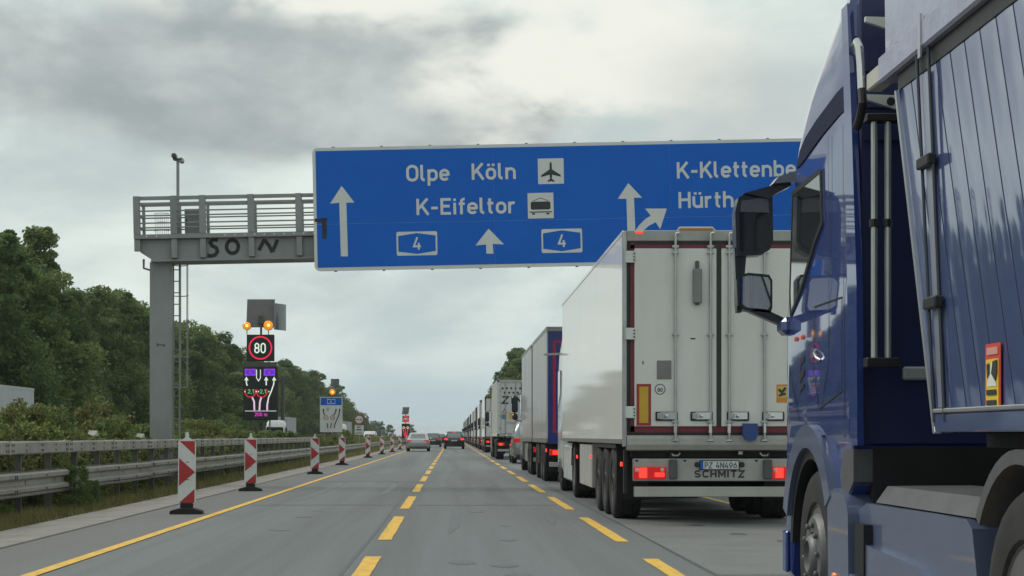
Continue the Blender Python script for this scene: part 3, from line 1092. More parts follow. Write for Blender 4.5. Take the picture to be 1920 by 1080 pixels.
poly('arrow', [(642, 479), (641, 380), (624, 382), (646, 349), (669, 380), (654, 380), (655, 479)], sign_white)
poly('arrow', [(910, 474), (910, 457), (890, 459), (915, 428), (943, 457), (922, 456), (923, 474)], sign_white)
poly('arrow', [(1171, 497), (1170, 373), (1154, 373), (1174, 344), (1199, 371), (1184, 371), (1185, 425), (1185, 497)], sign_white)
poly('arrow', [(1185, 432), (1192, 422), (1203, 411), (1214, 404), (1204, 391), (1244, 391), (1231, 429), (1223, 416), (1210, 423), (1201, 431), (1196, 440), (1185, 470)], sign_white, TY - .002)
pic_black = pm('pictogram_black', (.02, .022, .025), .5, var=.1)
for (x0, y0, x1, y1) in ((745, 434, 820, 478), (1012, 429, 1087, 473)):
    a, b = bo(x0, y1)
    c, d = bo(x1, y0)
    d = b + 44 / S
    MB().prism(rrect(a, c, b, d, .04), 'y', -.0405, -.0365).build('shield', sign_white, ds)
    t_ = .04
    mx = (a + c) / 2
    MB().sheet([(a + t_, -.0435, b + .10), (mx, -.0435, b + .035), (c - t_, -.0435, b + .10), (c - t_, -.0435, d - .10), (mx, -.0435, d - .035), (a + t_, -.0435, d - .10)]).build('shield_field', sign_blue, ds, smooth=0)
    mb = MB()
    text(mb, '4', (mx - .095, -.0475, b + .135), .30, stroke=1.05)
    mb.build('lettering', sign_white, ds, smooth=0)
for (x0, y0, x1, y1) in ((1008, 299, 1056, 346), (988, 362.5, 1036, 409.5)):
    a, b = bo(x0, y1)
    MB().box(a, a + 47.5 / S, -.0405, -.0365, b, b + 47 / S).build('pictogram_field', sign_white, ds)
a, b = bo(1008, 346)
a += .307
b += .045
pl_ = [(0, .49), (.025, .44), (.028, .30), (.225, .17), (.235, .12), (.03, .175), (.022, .075), (.08, .03), (.08, .0), (0, .02)]
pl_ = pl_ + [(-x, z) for x, z in reversed(pl_[1:-1])]
MB().sheet([(a + x, -.0435, b + z) for x, z in pl_]).build('aeroplane_symbol', pic_black, ds, smooth=0)
a, b = bo(988, 409.5)
tr = MB().prism(rrect(a + .07, a + .54, b + .21, b + .40, .04), 'y', -.0435, -.0425)
tr.box(a + .04, a + .57, -.0435, -.0425, b + .14, b + .165)
tr.box(a + .10, a + .17, -.0435, -.0425, b + .09, b + .13)
tr.box(a + .44, a + .51, -.0435, -.0425, b + .09, b + .13)
ribbon(tr, [(a + .12, b + .41), (a + .305, b + .49), (a + .49, b + .41)], .014, placer((0, -.0430, 0), (1, 0, 0), (0, 0, 1), (0, -1, 0)), .001)
tr.build('container_wagon_symbol', pic_black, ds, smooth=0)
bl = MB()
p0 = placer((0, -.0445, 0), (1, 0, 0), (0, 0, 1), (0, -1, 0))
ribbon(bl, [bo(595, 412), bo(604, 413), bo(618, 410)], .075, p0, 0)
ribbon(bl, [bo(612, 408), bo(613, 430), bo(612, 446)], .10, p0, .001)
bl.build('sprayed_mark', spray, ds, smooth=0)

# ------------------------------------------------------------------ guide beacons along the yellow line
bq = thing('guide_beacon', '-', 'beacon', (0, 0, 0))
MB().prism(rrect(-.135, .135, .155, 1.14, .035), 'y', -.018, .018).build('board', white_foil, bq)
sp_ = -.0205
for tri in ([(-.115, 1.125), (.12, 1.125), (.12, .905)], [(-.12, .86), (.125, .645), (-.12, .43)], [(-.115, .17), (.12, .17), (.12, .385)]):
    MB().sheet([(x, sp_, z) for x, z in tri]).build('red_stripe', red_foil, bq, smooth=0)
top = MB()
top.prism([(-.10, 1.135), (-.03, 1.18), (-.022, 1.26), (.022, 1.26), (.03, 1.18), (.10, 1.135)], 'y', -.014, .014)
top.build('carrying_handle', white_foil, bq)
fm = MB()
fm.prism([(-.25, 0), (-.24, .05), (-.12, .085), (.12, .085), (.24, .05), (.25, 0)], 'y', -.20, .26)
fm.box(-.10, .10, -.03, .03, .08, .17, .01)
fm.build('foot', rubber, bq)
for z in (.80, .53):
    MB().box(-.02, .035, -.0225, -.0205, z - .006, z + .004).build('slot', black, bq)
BQ = [(-4.10, 27.6, 'first and nearest red-and-white guide beacon, left of the solid yellow line'),
      (-4.40, 39.0, 'second red-and-white guide beacon from the left, by the barrier'),
      (-4.32, 56.3, 'third red-and-white guide beacon from the left, below the white lane sign'),
      (-4.54, 73.7, 'fourth red-and-white guide beacon from the left'),
      (-4.62, 98.0, 'fifth red-and-white guide beacon from the left'),
      (-4.55, 116.0, 'sixth red-and-white guide beacon from the left'),
      (-4.42, 132.0, 'seventh red-and-white guide beacon, close left of the silver saloon'),
      (-4.55, 156.0, 'far red-and-white guide beacon beside the silver saloon car'),
      (-4.5, 182.0, None), (-4.5, 208.0, None), (-4.5, 234.0, None)]
for i, (x, y, lb) in enumerate(BQ):
    b_ = bq if i == 0 else copy_tree(bq)
    b_.location = (x, y, .004)
    b_.rotation_euler = (R(random.uniform(-1.5, 1.5)), R(random.uniform(-1.2, 1.2)), R(random.uniform(-5, 5)))
    b_['label'] = lb or 'tiny far guide beacon hidden behind the silver saloon car'
    b_['group'] = 'guide beacons along the yellow line'

# ------------------------------------------------------------------ illuminated message signs in the median
led_black = pm('led_panel', (.012, .012, .014), .5, var=.2, scale=20)
led_white = pm('led_white', (.5, .5, .5), .5, emit=(.72, .85, .70), estr=.6)
led_red = pm('led_red', (.3, .01, .02), .5, emit=(.80, .02, .06), estr=.7)
led_pink = pm('led_pink', (.3, .01, .2), .5, emit=(.80, .04, .62), estr=.65)
led_violet = pm('led_violet', (.15, .02, .3), .5, emit=(.24, .05, .80), estr=.65)
led_green = pm('led_green', (.1, .3, .1), .5, emit=(.18, .62, .26), estr=.5)
led_palepink = pm('led_pale', (.4, .3, .4), .5, emit=(.85, .55, .78), estr=.6)
amber = pm('amber_lens', (.55, .20, .01), .25, coat=.4, emit=(1.0, .34, .02), estr=.5)
amber_hot = pm('amber_core', (.9, .5, .1), .3, emit=(1.0, .6, .12), estr=1.4)
solar = pm('solar_back', (.14, .13, .13), .5, .2, var=.1)
solar_face = pm('solar_face', (.03, .03, .04), .2, coat=.6)


def ring_(mb, cx, cz, r0, r1, yy, n=32, a0=0, a1=360):
    vs = []
    for i in range(n + 1):
        a = R(a0 + (a1 - a0) * i / n)
        vs += [(cx + r0 * math.cos(a), yy, cz + r0 * math.sin(a)), (cx + r1 * math.cos(a), yy, cz + r1 * math.sin(a))]
    mb.add(vs, [(2 * i, 2 * i + 1, 2 * i + 3, 2 * i + 2) for i in range(n)])
    return mb


def lamp(root, x, z, r):
    MB().lathe([(r, 0), (r * .96, -.05), (r * .7, -.10), (0, -.125)], (x, -.08, z), 'y', 20).build('warning_lamp', amber, root)
    MB().lathe([(r * .35, -.12), (r * .25, -.132), (0, -.136)], (x + r * .1, -.085, z), 'y', 12).build('lamp_core', amber_hot, root)
    MB().lathe([(r * 1.05, 0), (r * 1.05, .10), (0, .12)], (x, -.08, z), 'y', 20).build('lamp_housing', black, root)
    MB().tube([(x, -.03, z - r), (x, -.03, z - r - .18)], .02, 6).build('lamp_stem', galv_dark, root)


vm = thing('message_sign', 'tall black LED message sign showing 80 and lane arrows, beside the gantry', 'LED sign', (-7.93, 74, -.05))
zo = .05
MB().box(-.57, .57, -.06, .12, 4.30 + zo, 5.40 + zo, .02).build('speed_display', led_black, vm)
m = MB()
ring_(m, 0, 4.85 + zo, .425, .49, -.066)
m.build('speed_ring', led_red, vm, smooth=0)
m = MB()
text(m, '80', (-.255, -.068, 4.62 + zo), .44, stroke=.9, fit=.48)
m.build('speed_figures', led_white, vm, smooth=0)
MB().box(-.71, .72, -.05, .14, 1.86 + zo, 4.06 + zo, .02).build('lane_display', led_black, vm)
MB().box(-.62, .66, -.03, .10, 4.08 + zo, 4.26 + zo, .01).build('cross_bar', galv_dark, vm)
ly = -.056
for x0 in (-.65, .14):
    MB().box(x0, x0 + .46, ly - .002, ly, 3.70 + zo, 3.98 + zo).build('violet_shield', led_violet, vm)
    MB().prism([(x0 + .04, 3.77 + zo), (x0 + .23, 3.73 + zo), (x0 + .42, 3.77 + zo), (x0 + .42, 3.91 + zo), (x0 + .23, 3.95 + zo), (x0 + .04, 3.91 + zo)], 'y', ly - .005, ly - .003).build('shield_field', pm('led_deep', (.05, .01, .2), .5, emit=(.10, .02, .50), estr=.7), vm)
    m = MB()
    text(m, '4', (x0 + .19, ly - .006, 3.78 + zo), .12)
    m.build('shield_figure', led_pink, vm, smooth=0)
pp = placer((0, ly - .003, zo), (1, 0, 0), (0, 0, 1), (0, -1, 0))
m = MB()
ribbon(m, [(-.16, 3.95), (-.16, 3.60), (-.08, 3.48), (0, 3.60), (0, 3.95)], .035, pp, 0)
for x in (-.58, .24, .57):
    ribbon(m, [(x - .07, 3.50), (x, 3.62), (x + .07, 3.50)], .04, pp, .0006)
ribbon(m, [(-.58, 3.58), (-.58, 3.40), (-.55, 3.28)], .05, pp, .0012)
ribbon(m, [(.24, 3.58), (.24, 3.30)], .05, pp, .0018)
ribbon(m, [(.57, 3.58), (.55, 3.35), (.45, 3.05), (.34, 2.80), (.30, 2.60)], .05, pp, .0024)
m.build('white_arrows', led_white, vm, smooth=0)
m = MB()
ribbon(m, [(-.34, 2.80), (-.26, 2.62), (-.25, 2.26)], .07, pp, 0)
ribbon(m, [(.04, 2.80), (-.02, 2.62), (-.04, 2.26)], .07, pp, .0006)
ribbon(m, [(.31, 2.62), (.28, 2.5), (.28, 2.26)], .07, pp, .0012)
m.build('pink_lanes', led_palepink, vm, smooth=0)
m = MB()
for x in (-.42, .06):
    ring_(m, x, 3.03 + zo, .20, .235, ly - .004, 24, 150, 390)
m.build('width_rings', led_red, vm, smooth=0)
m = MB()
for x in (-.53, -.03):
    m = MB()
    text(m, '2,1', (x, ly - .006, 2.96 + zo), .17, stroke=1.2, fit=.26)
    m.build('width_figures', led_green, vm, smooth=0)
m = MB()
for x in (-.66, -.19, -.10, .33):
    m.sheet([(x, ly - .006, 3.08 + zo), (x + .06, ly - .006, 3.04 + zo), (x, ly - .006, 3.0 + zo)])
MB().box(-.64, .66, ly - .004, ly - .002, 2.225 + zo, 2.245 + zo).build('base_line', led_white, vm)
m.build('width_arrows', led_white, vm, smooth=0)
m = MB()
text(m, '200 m', (-.24, ly - .004, 2.02 + zo), .15, stroke=1.1, fit=.52)
m.build('distance_figures', led_pink, vm, smooth=0)
m = MB()
m.box(-.60, .55, 0, .05, 0, 1.24)
m.v = [(x, y * math.cos(.32) + z * math.sin(.32), z * math.cos(.32) - y * math.sin(.32)) for x, y, z in m.v]
m.build('solar_panel', [solar], vm, loc=(0, .05, 5.72 + zo))
m = MB().box(-.5, .5, .0, .05, 0, 1.1)
m.v = [(x * .42, y + x * .9, z) for x, y, z in m.v]
m.build('solar_panel', solar_face, vm, loc=(.75, .55, 5.62 + zo))
MB().box(-.10, .12, -.03, .05, 5.85 + zo, 6.20 + zo, .01).build('panel_bracket', galv_dark, vm)
MB().tube([(0.02, .02, 5.4), (.02, .02, 6.2)], .045, 8).build('upper_mast', galv_dark, vm)
lamp(vm, -.56, 5.76 + zo, .17)
lamp(vm, .33, 5.78 + zo, .20)
for x in (-.35, -.1, .12, .38):
    MB().box(x - .025, x + .025, .02, .08, 0, 1.9).build('support', galv_dark, vm)
MB().box(.80, .96, .3, .42, 1.9, 3.75, .02).build('rear_panel', galv_dark, vm)  # second sign panel, turned edge-on behind the display
MB().box(-.8, .9, -.3, .7, 0.0, .35, .03).build('trailer_base', galv_dark, vm)

# white lane-guidance board with a small lamp and solar panel above
lg = thing('lane_board', 'white lane-guidance board with blue top standing in the median', 'sign', (-7.98, 118, -.05))
MB().prism(rrect(-.74, .74, 1.50, 3.82, .06), 'y', -.02, .03).build('board', white_foil, lg)
MB().box(-.69, .69, -.026, -.022, 3.28, 3.77).build('blue_top', sign_blue, lg)
MB().prism(rrect(-.27, .27, 3.36, 3.69, .03), 'y', -.031, -.028).build('shield', sign_white, lg)
MB().sheet([(-.24, -.034, 3.42), (0, -.034, 3.39), (.24, -.034, 3.42), (.24, -.034, 3.63), (0, -.034, 3.66), (-.24, -.034, 3.63)]).build('shield_field', sign_blue, lg, smooth=0)
m = MB()
text(m, '4', (-.07, -.038, 3.43), .19)
m.build('lettering', sign_white, lg, smooth=0)
m = MB()
pp = placer((0, -.025, 0), (1, 0, 0), (0, 0, 1), (0, -1, 0))
for st in ([(-.24, 1.76), (-.24, 1.90), (-.28, 2.10)], [(-.02, 1.76), (-.02, 1.90), (.02, 2.10)], [(.22, 1.76), (.22, 1.95), (.36, 2.30), (.50, 2.60), (.56, 2.95)],
           [(-.42, 2.62), (-.50, 2.75), (-.52, 2.95)], [(.16, 2.62), (.28, 2.78), (.32, 2.95)]):
    ribbon(m, st, .07, pp, 0)
for x in (-.52, .32, .56):
    m.sheet([(x - .075, -.026, 2.93), (x, -.026, 3.08), (x + .075, -.026, 2.93)])
ribbon(m, [(-.28, 3.12), (-.28, 2.98), (-.22, 2.90), (-.17, 3.12)], .03, pp, .001)
m.build('lane_lines', pic_black, lg, smooth=0)
m = MB()
for x in (-.34, .08):
    ring_(m, x, 2.45, .12, .16, -.026, 20)
m.build('limit_rings', red_foil, lg, smooth=0)
m = MB()
for x in (-.34, .08):
    m.box(x - .07, x + .07, -.027, -.025, 2.43, 2.47)
m.build('limit_figures', pic_black, lg, smooth=0)
for x in (-.45, .45):
    MB().tube([(x, .06, 0), (x, .06, 3.8)], .038, 8).build('post', galv, lg)
MB().tube([(.05, .06, 3.8), (.05, .06, 4.9)], .03, 8).build('lamp_mast', galv, lg)
lamp(lg, .08, 4.14, .20)
m = MB().box(-.28, .28, 0, .04, 0, .56)
m.v = [(x, y * .85 + z * .5, z * .85 - y * .5) for x, y, z in m.v]
m.build('solar_panel', solar_face, lg, loc=(.24, 0, 4.55))

# round no-overtaking sign over a small panel
rs = thing('round_sign', 'round red-rimmed no-overtaking sign over a small white panel in the median', 'sign', (-8.05, 155, -.1))
MB().lathe([(.43, 0), (.43, -.02)], (0, 0, 2.72), 'y', 28).build('disc', white_foil, rs)
m = MB()
ring_(m, 0, 2.72, .33, .43, -.024)
m.build('red_rim', red_foil, rs, smooth=0)
m = MB()
m.box(-.25, -.03, -.026, -.022, 2.66, 2.75)
m.build('lorry_symbol', red_foil, rs)
MB().box(.03, .23, -.026, -.022, 2.66, 2.74).build('car_symbol', pic_black, rs)
MB().prism(rrect(-.39, .39, 1.40, 2.22, .05), 'y', -.02, 0).build('panel', white_foil, rs)
m = MB()
m.box(-.2, .12, -.025, -.022, 2.02, 2.10)
m.box(-.26, .2, -.025, -.022, 1.78, 1.88)
m.box(-.26, .22, -.025, -.022, 1.52, 1.58)
m.build('panel_symbols', pic_black, rs)
MB().tube([(0, .05, 0), (0, .05, 3.1)], .035, 8).build('post', galv, rs)

# far LED sign with red symbols
fs = thing('message_sign', 'far LED sign lit red with a solar panel on top, left of the silver saloon', 'LED sign', (-7.0, 270, -.1))
MB().box(-.5, .5, -.05, .1, 3.35, 4.35, .02).build('speed_display', led_black, fs)
m = MB()
ring_(m, 0, 3.85, .26, .46, -.056, 20)
m.build('red_ring', led_red, fs, smooth=0)
MB().box(-.47, .47, -.056, -.053, 3.38, 3.50).build('red_band', led_red, fs)
m = MB()
text(m, '80', (-.17, -.058, 3.72), .26, fit=.36)
m.build('speed_figures', led_white, fs, smooth=0)
MB().box(-.6, .6, -.05, .1, .9, 3.15, .02).build('lane_display', led_black, fs)
m = MB()
pp = placer((0, -.056, 0), (1, 0, 0), (0, 0, 1), (0, -1, 0))
for x in (-.42, -.05, .38):
    ribbon(m, [(x, 2.6), (x * .7, 1.9), (x * .3, 1.2)], .14, pp, .0005)
m.build('red_lanes', led_red, fs, smooth=0)
m = MB()
for x in (-.3, .3):
    ring_(m, x, 2.55, .10, .17, -.058, 16)
m.build('white_rings', led_white, fs, smooth=0)
m = MB().box(-.5, .5, 0, .05, 0, 1.15)
m.v = [(x + z * .12, y * .95 + z * .3, z * .95 - y * .3) for x, y, z in m.v]
m.build('solar_panel', solar, fs, loc=(-.08, 0, 4.55))
MB().tube([(0, .06, 0), (0, .06, 5.0)], .06, 8).build('mast', galv_dark, fs)
MB().box(-.7, .9, -.3, .8, 0, .8, .05).build('trailer_base', galv_dark, fs)

# ------------------------------------------------------------------ wheels
rim_steel = pm('wheel_steel', (.15, .15, .152), .5, .4, var=.15, scale=6, dirt=.4, dcol=(.07, .06, .05), dscale=5, dstretch=(1, 1, 1))


def tyre_mesh(r, w, n=28):
    p = [(r * .56, .03), (r * .62, .0), (r * .80, -.006), (r * .93, .004), (r * .985, .03), (r, .06)]
    k = 4
    for i in range(1, k):
        c = .06 + (w - .12) * i / k
        p += [(r, c - .012), (r - .014, c - .008), (r - .014, c + .008), (r, c + .012)]
    p += [(r, w - .06), (r * .985, w - .03), (r * .93, w - .004), (r * .80, w + .006), (r * .62, w), (r * .56, w - .03)]
    return MB().lathe(p, (0, 0, 0), 'x', n, closed=True).mesh('tyre', rubber, 40)


def rim_mesh(r, out, n=28, mat_=None):
    """out>0: flange stands proud (steered axle); out<0: dished (driven axle)"""
    k = r * .60
    mat_ = mat_ or rim_steel
    p = [(k, .02), (k * .97, .012), (k * .92, .03), (k * .86, .06), (k * .80, -out + .02), (k * .74, -out), (k * .60, -out - .004), (k * .46, -out), (k * .44, -out + .05), (k * .42, -out - .005), (k * .36, -out - .03), (k * .30, -out - .035), (k * .27, -out - .01), (0, -out - .006)]
    m = MB().lathe(p, (0, 0, 0), 'x', n)
    for i in range(10):
        a = 2 * PI * i / 10
        m.lathe([(.017, 0), (.017, -.018), (.010, -.024), (0, -.026)], (-out - .002, k * .60 * math.cos(a), k * .60 * math.sin(a)), 'x', 8)
    return m.mesh('rim', mat_, 40)


TY_F, TY_D, TY_T = tyre_mesh(.51, .315), tyre_mesh(.51, .60), tyre_mesh(.53, .385)
RM_F, RM_D, RM_T = rim_mesh(.51, .015), rim_mesh(.51, -.14), rim_mesh(.53, -.04, mat_=pm('dirty_rim', (.045, .045, .045), .6, .3, var=.25, scale=6))
TY_C, RM_C = tyre_mesh(.32, .215, 20), rim_mesh(.34, .0, 20)
WH = {'f': (TY_F, RM_F, .51), 'd': (TY_D, RM_D, .51), 't': (TY_T, RM_T, .53), 'c': (TY_C, RM_C, .32)}


def wheel(root, kind, x, y, left=True):
    """x = outer face of the tyre"""
    t_, r_, rad = WH[kind]
    w = put('wheel', t_, root, (x, y, rad), (random.uniform(0, 6) if left else 0, 0, 0 if left else PI))
    if left:
        w.rotation_euler = (random.uniform(0, 6), 0, 0)
    put('rim', r_, w)
    return w


def cabring(z, w, yr, yfl, yf, a, n=8):
    L = [(-w, yr, z)]
    for i in range(n + 1):
        t_ = PI / 2 * i / n
        L.append((-w + a * (1 - math.cos(t_)), yfl + (yf - yfl) * math.sin(t_), z))
    return L + [(-x, y, zz_) for x, y, zz_ in reversed(L)]


# ------------------------------------------------------------------ the blue tractor unit on the right
blue_paint = pm('blue_paint', (0.022, 0.044, 0.195), .45, 0, var=.05, scale=1.2, coat=1.0, spec=.08, coat_ior=1.75, coat_rough=.03)
blue_light = pm('blue_fender', (0.100, 0.127, 0.215), .38, .2, var=.08, scale=2, coat=.6)
blue_shaded = pm('blue_shaded_wall', (0.008, 0.014, 0.075), .5, 0, var=.1, scale=2, coat=.15)  # cab blue darkened: the shade behind the cab is put into the colour
grey_plastic = pm('grey_plastic', (0.085, 0.085, 0.088), .6, var=.15, scale=6, bump=.2, bscale=60)
seam_m = pm('panel_gap', (.006, .006, .009), .6)
TX, TYW = 3.35, 6.6
bt = thing('tractor_unit', 'large glossy dark blue lorry tractor with double mirror at the right edge', 'lorry', (TX, TYW, 0))
rings = [cabring(z, w, yr, yfl, yf, a) for z, w, yr, yfl, yf, a in (
    (1.14, 1.235, 2.75, 4.52, 5.05, .40), (1.20, 1.25, 2.75, 4.53, 5.05, .40), (1.55, 1.25, 2.77, 4.53, 5.06, .40), (1.95, 1.25, 2.79, 4.52, 5.04, .40),
    (2.10, 1.243, 2.80, 4.50, 5.0, .40), (2.5, 1.243, 2.82, 4.42, 4.93, .42), (2.74, 1.243, 2.84, 4.33, 4.88, .46), (2.86, 1.243, 2.86, 4.26, 4.86, .5), (2.96, 1.244, 2.88, 4.16, 4.80, .55), (3.06, 1.246, 2.91, 4.0, 4.73, .62),
    (3.16, 1.246, 2.92, 3.82, 4.68, .66), (3.30, 1.243, 2.95, 3.48, 4.56, .74), (3.44, 1.235, 2.99, 3.12, 4.40, .82), (3.58, 1.20, 3.02, 3.08, 4.18, .88),
    (3.72, 1.10, 3.05, 3.10, 3.90, .86), (3.83, .95, 3.10, 3.14, 3.60, .75), (3.87, .80, 3.14, 3.18, 3.45, .65))]
MB().loft(rings).build('cab', blue_paint, bt, smooth=38)
# windscreen
MB().prism([(-1.06, 2.02), (1.06, 2.02), (1.0, 2.82), (-1.0, 2.82)], 'y', 4.70, 5.012).build('windscreen', glass, bt)
SXL = -1.2525


def side(y, z, c=0.0):
    return Vector((SXL - c, y, z))


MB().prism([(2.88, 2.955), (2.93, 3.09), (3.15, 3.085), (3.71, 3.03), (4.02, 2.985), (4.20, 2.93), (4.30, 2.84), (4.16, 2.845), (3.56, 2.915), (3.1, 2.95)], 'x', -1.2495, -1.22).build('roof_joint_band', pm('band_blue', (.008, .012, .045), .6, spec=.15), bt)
# door with window
MB().prism([(4.40, 2.70), (3.58, 2.72), (3.54, 2.42), (3.75, 2.33), (4.1, 2.12), (4.47, 1.95), (4.49, 2.1)], 'x', -1.2525, -1.236).build('side_window', glass, bt)
wt = MB()
ribbon(wt, [(4.40, 2.70), (3.58, 2.72), (3.54, 2.42), (3.75, 2.33), (4.1, 2.12), (4.47, 1.95), (4.49, 2.1), (4.40, 2.70)], .03, side, .002)
wt.build('window_seal', seam_m, bt, smooth=0)
sm = MB()
for st in ([(3.36, 2.88), (3.34, 1.95), (3.36, 1.62), (3.56, 1.36)], [(3.74, 1.955), (3.02, 1.955), (3.02, 1.45), (3.62, 1.36), (3.78, 1.6), (3.74, 1.955)],
           [(4.50, 1.62), (4.20, 1.30)], [(2.98, 2.88), (2.95, 1.2)]):
    ribbon(sm, st, .010, side, .0006)
sm.build('panel_gap', seam_m, bt, smooth=0)
MB().tube([(-1.250, 3.70, 1.70), (-1.268, 3.67, 1.685), (-1.268, 3.61, 1.655), (-1.250, 3.58, 1.64)], .009, 8).build('door_handle', steel, bt)
em = MB()
ribbon(em, [(4.18, 1.60), (4.14, 1.65), (4.04, 1.67)], .03, side, .001)
ribbon(em, [(4.18, 1.53), (4.12, 1.575), (4.04, 1.59)], .04, side, .0016)
ribbon(em, [(4.18, 1.47), (4.12, 1.50), (4.05, 1.51)], .03, side, .0022)
em.build('side_emblem', black, bt, smooth=0)
for y_ in (4.30, 4.10):
    MB().lathe([(.016, 0), (.014, -.008), (0, -.012)], (-1.252, y_, 1.80), 'x', 10).build('side_reflector', pm('orange_lens', (.55, .10, .03), .3, emit=(1, .2, .05), estr=.15), bt)
# crease that runs along the shoulder
MB().prism([(2.80, 1.22), (2.80, 1.30), (4.40, 1.27), (4.45, 1.20)], 'x', -1.262, -1.24).build('shoulder_crease', blue_paint, bt)
# lower side with wheel arch cut-out
arch = [(3.8 + .58 * math.cos(R(a)), .52 + .58 * math.sin(R(a))) for a in range(10, 181, 10)]
for s in (-1, 1):
    MB().prism([(2.76, 1.17), (2.76, .95), (2.83, .90)] + list(reversed(arch))[0:] + [(4.42, .36), (4.60, .36), (4.62, 1.17)], 'x', s * 1.16, s * 1.246).build('lower_side', blue_paint, bt)
    MB().prism([(2.74, 1.14), (2.74, .97), (2.86, .90), (3.02, .90), (3.06, 1.0), (2.96, 1.14)], 'x', s * 1.15, s * 1.251).build('rear_corner_trim', grey_plastic, bt)
    f_ = MB().arcband(3.8, .52, .555, .625, 4, 176, s * 1.02, s * 1.262, 22)
    f_.build('arch_lining', black, bt)
    f_ = MB().arcband(3.8, .53, .61, .745, 18, 152, s * 1.10, s * 1.292, 22)
    f_.build('fender', blue_light, bt)
    f_ = MB().prism([(2.83, .90), (3.02, .93), (3.24, .90), (3.22, .70), (3.20, .28), (2.70, .28), (2.72, .80), (2.76, .86)], 'x', s * 1.08, s * 1.285)
    f_.build('step_panel', blue_light, bt)
fb = MB().loft([cabring(z, w, 4.42, 4.56, 5.1, .42) for z, w in ((.30, 1.2), (.36, 1.25), (.9, 1.255), (1.14, 1.24))])
fb.build('front_bumper', blue_paint, bt)
MB().box(-1.275, -1.25, 4.50, 4.62, .36, .62, .01).build('bumper_corner', blue_paint, bt)
# wheels
for s, l in ((-1, True), (1, False)):
    wheel(bt, 'f', s * 1.235, 3.8, l)
    wheel(bt, 'd', s * 1.235, 0.0, l)
# skirt between the axles
for s in (-1, 1):
    MB().prism([(.70, .24), (.60, .55), (.70, .83), (.78, .865), (2.55, .865), (2.74, .82), (2.70, .24)], 'x', s * .85, s * 1.225).build('side_skirt', blue_light, bt)
    MB().prism([(1.02, .24), (.98, .40), (1.42, .62), (2.45, .66), (2.45, .24)], 'x', s * 1.2, s * 1.262).build('skirt_panel', blue_light, bt)
    MB().prism([(1.30, .18), (1.25, .36), (1.42, .46), (3.02, .50), (3.02, .18)], 'x', s * 1.2, s * 1.282).build('lower_sill', blue_light, bt)
    MB().box(s * 1.05, s * 1.272, 2.42, 2.62, .50, .76).build('step_recess', seam_m, bt)
    MB().prism([(s * 1.20, .872), (s * 1.14, .955), (s * .72, .96), (s * .72, .87)], 'y', .72, 2.46).build('deck_plate', grey_plastic, bt)
    for y_, z in ((3.02, .44), (2.02, .43)):
        MB().box(s * 1.28, s * 1.30, y_ - .035, y_ + .035, z - .032, z + .032, .008).build('marker_lamp', pm('marker_orange', (.65, .16, .02), .25, emit=(1, .25, .03), estr=.35, coat=.4), bt)
    f_ = MB().arcband(0, .52, .585, .64, 35, 172, s * .66, s * 1.262, 18)
    f_.build('rear_mudguard', grey_plastic, bt)
    MB().box(s * .35, s * .46, -1.0, 4.8, .72, 1.0, .01).build('frame_rail', under, bt)
MB().box(-1.0, 1.0, 1.3, 2.6, .40, .84, .03).build('tank', under, bt)
MB().box(-1.15, 1.15, 2.72, 4.3, .72, 1.15).build('engine_bay', under, bt)
MB().box(-.45, .45, -.6, .5, 1.0, 1.16, .03).build('fifth_wheel', under, bt)
# back wall of the cab with ledges, air pipes and white brackets
MB().box(-1.22, 1.22, 2.735, 2.80, 1.16, 3.5, .01).build('back_wall', blue_shaded, bt)
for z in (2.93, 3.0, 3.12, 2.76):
    MB().box(-1.20, 1.20, 2.715, 2.736, z - .008, z + .008).build('wall_rib', blue_shaded, bt)
MB().box(-.93, 1.0, 2.70, 2.736, 2.705, 2.735).build('wall_rail', sign_grey, bt)
for s in (-1, 1):
    fin = MB().prism([(2.62, 1.16), (2.80, 1.16), (2.92, 2.86), (3.0, 3.5), (2.86, 3.5), (2.76, 2.9), (2.64, 2.0)], 'x', s * 1.225, s * 1.258)
    fin.build('side_deflector', blue_paint, bt)
    for z in (2.92, 3.32):
        MB().prism([(s * 1.22, z + .025), (s * 1.22, z + .05), (s * 1.06, z + .045), (s * 1.05, z + .035), (s * 1.05, z - .025), (s * 1.07, z - .025)], 'y', 2.60, 2.63).build('white_bracket', pm('bracket_white', (.55, .55, .52), .5), bt)
        MB().lathe([(.022, 0), (.022, -.004)], (s * 1.09, 2.598, z + .012), 'y', 12).build('bracket_hole', black, bt)
for x in (-1.185, -1.115):
    MB().tube([(x, 2.56, 1.56), (x, 2.56, 2.86)], .017, 10).build('air_pipe', steel, bt)
    for z in (1.58, 2.30, 2.84):
        MB().lathe([(.026, -.02), (.026, .02)], (x, 2.56, z), 'z', 10).build('pipe_clamp', black, bt)
MB().box(-1.23, -1.06, 2.53, 2.62, 2.82, 2.86, .005).build('pipe_bracket', black, bt)
MB().box(-1.23, -1.06, 2.53, 2.62, 1.56, 1.61, .005).build('pipe_bracket', black, bt)
MB().box(-1.0, -.72, 2.69, 2.735, 1.50, 1.57, .01).build('label_plate', sign_grey, bt)
cable = MB().tube([(-.9, 2.6, 1.9), (-.92, 2.3, 1.75), (-.95, 1.9, 1.62), (-.96, 1.62, 1.72)], .02, 8)
cable.build('air_hose', pm('hose', (.02, .02, .05), .4), bt)
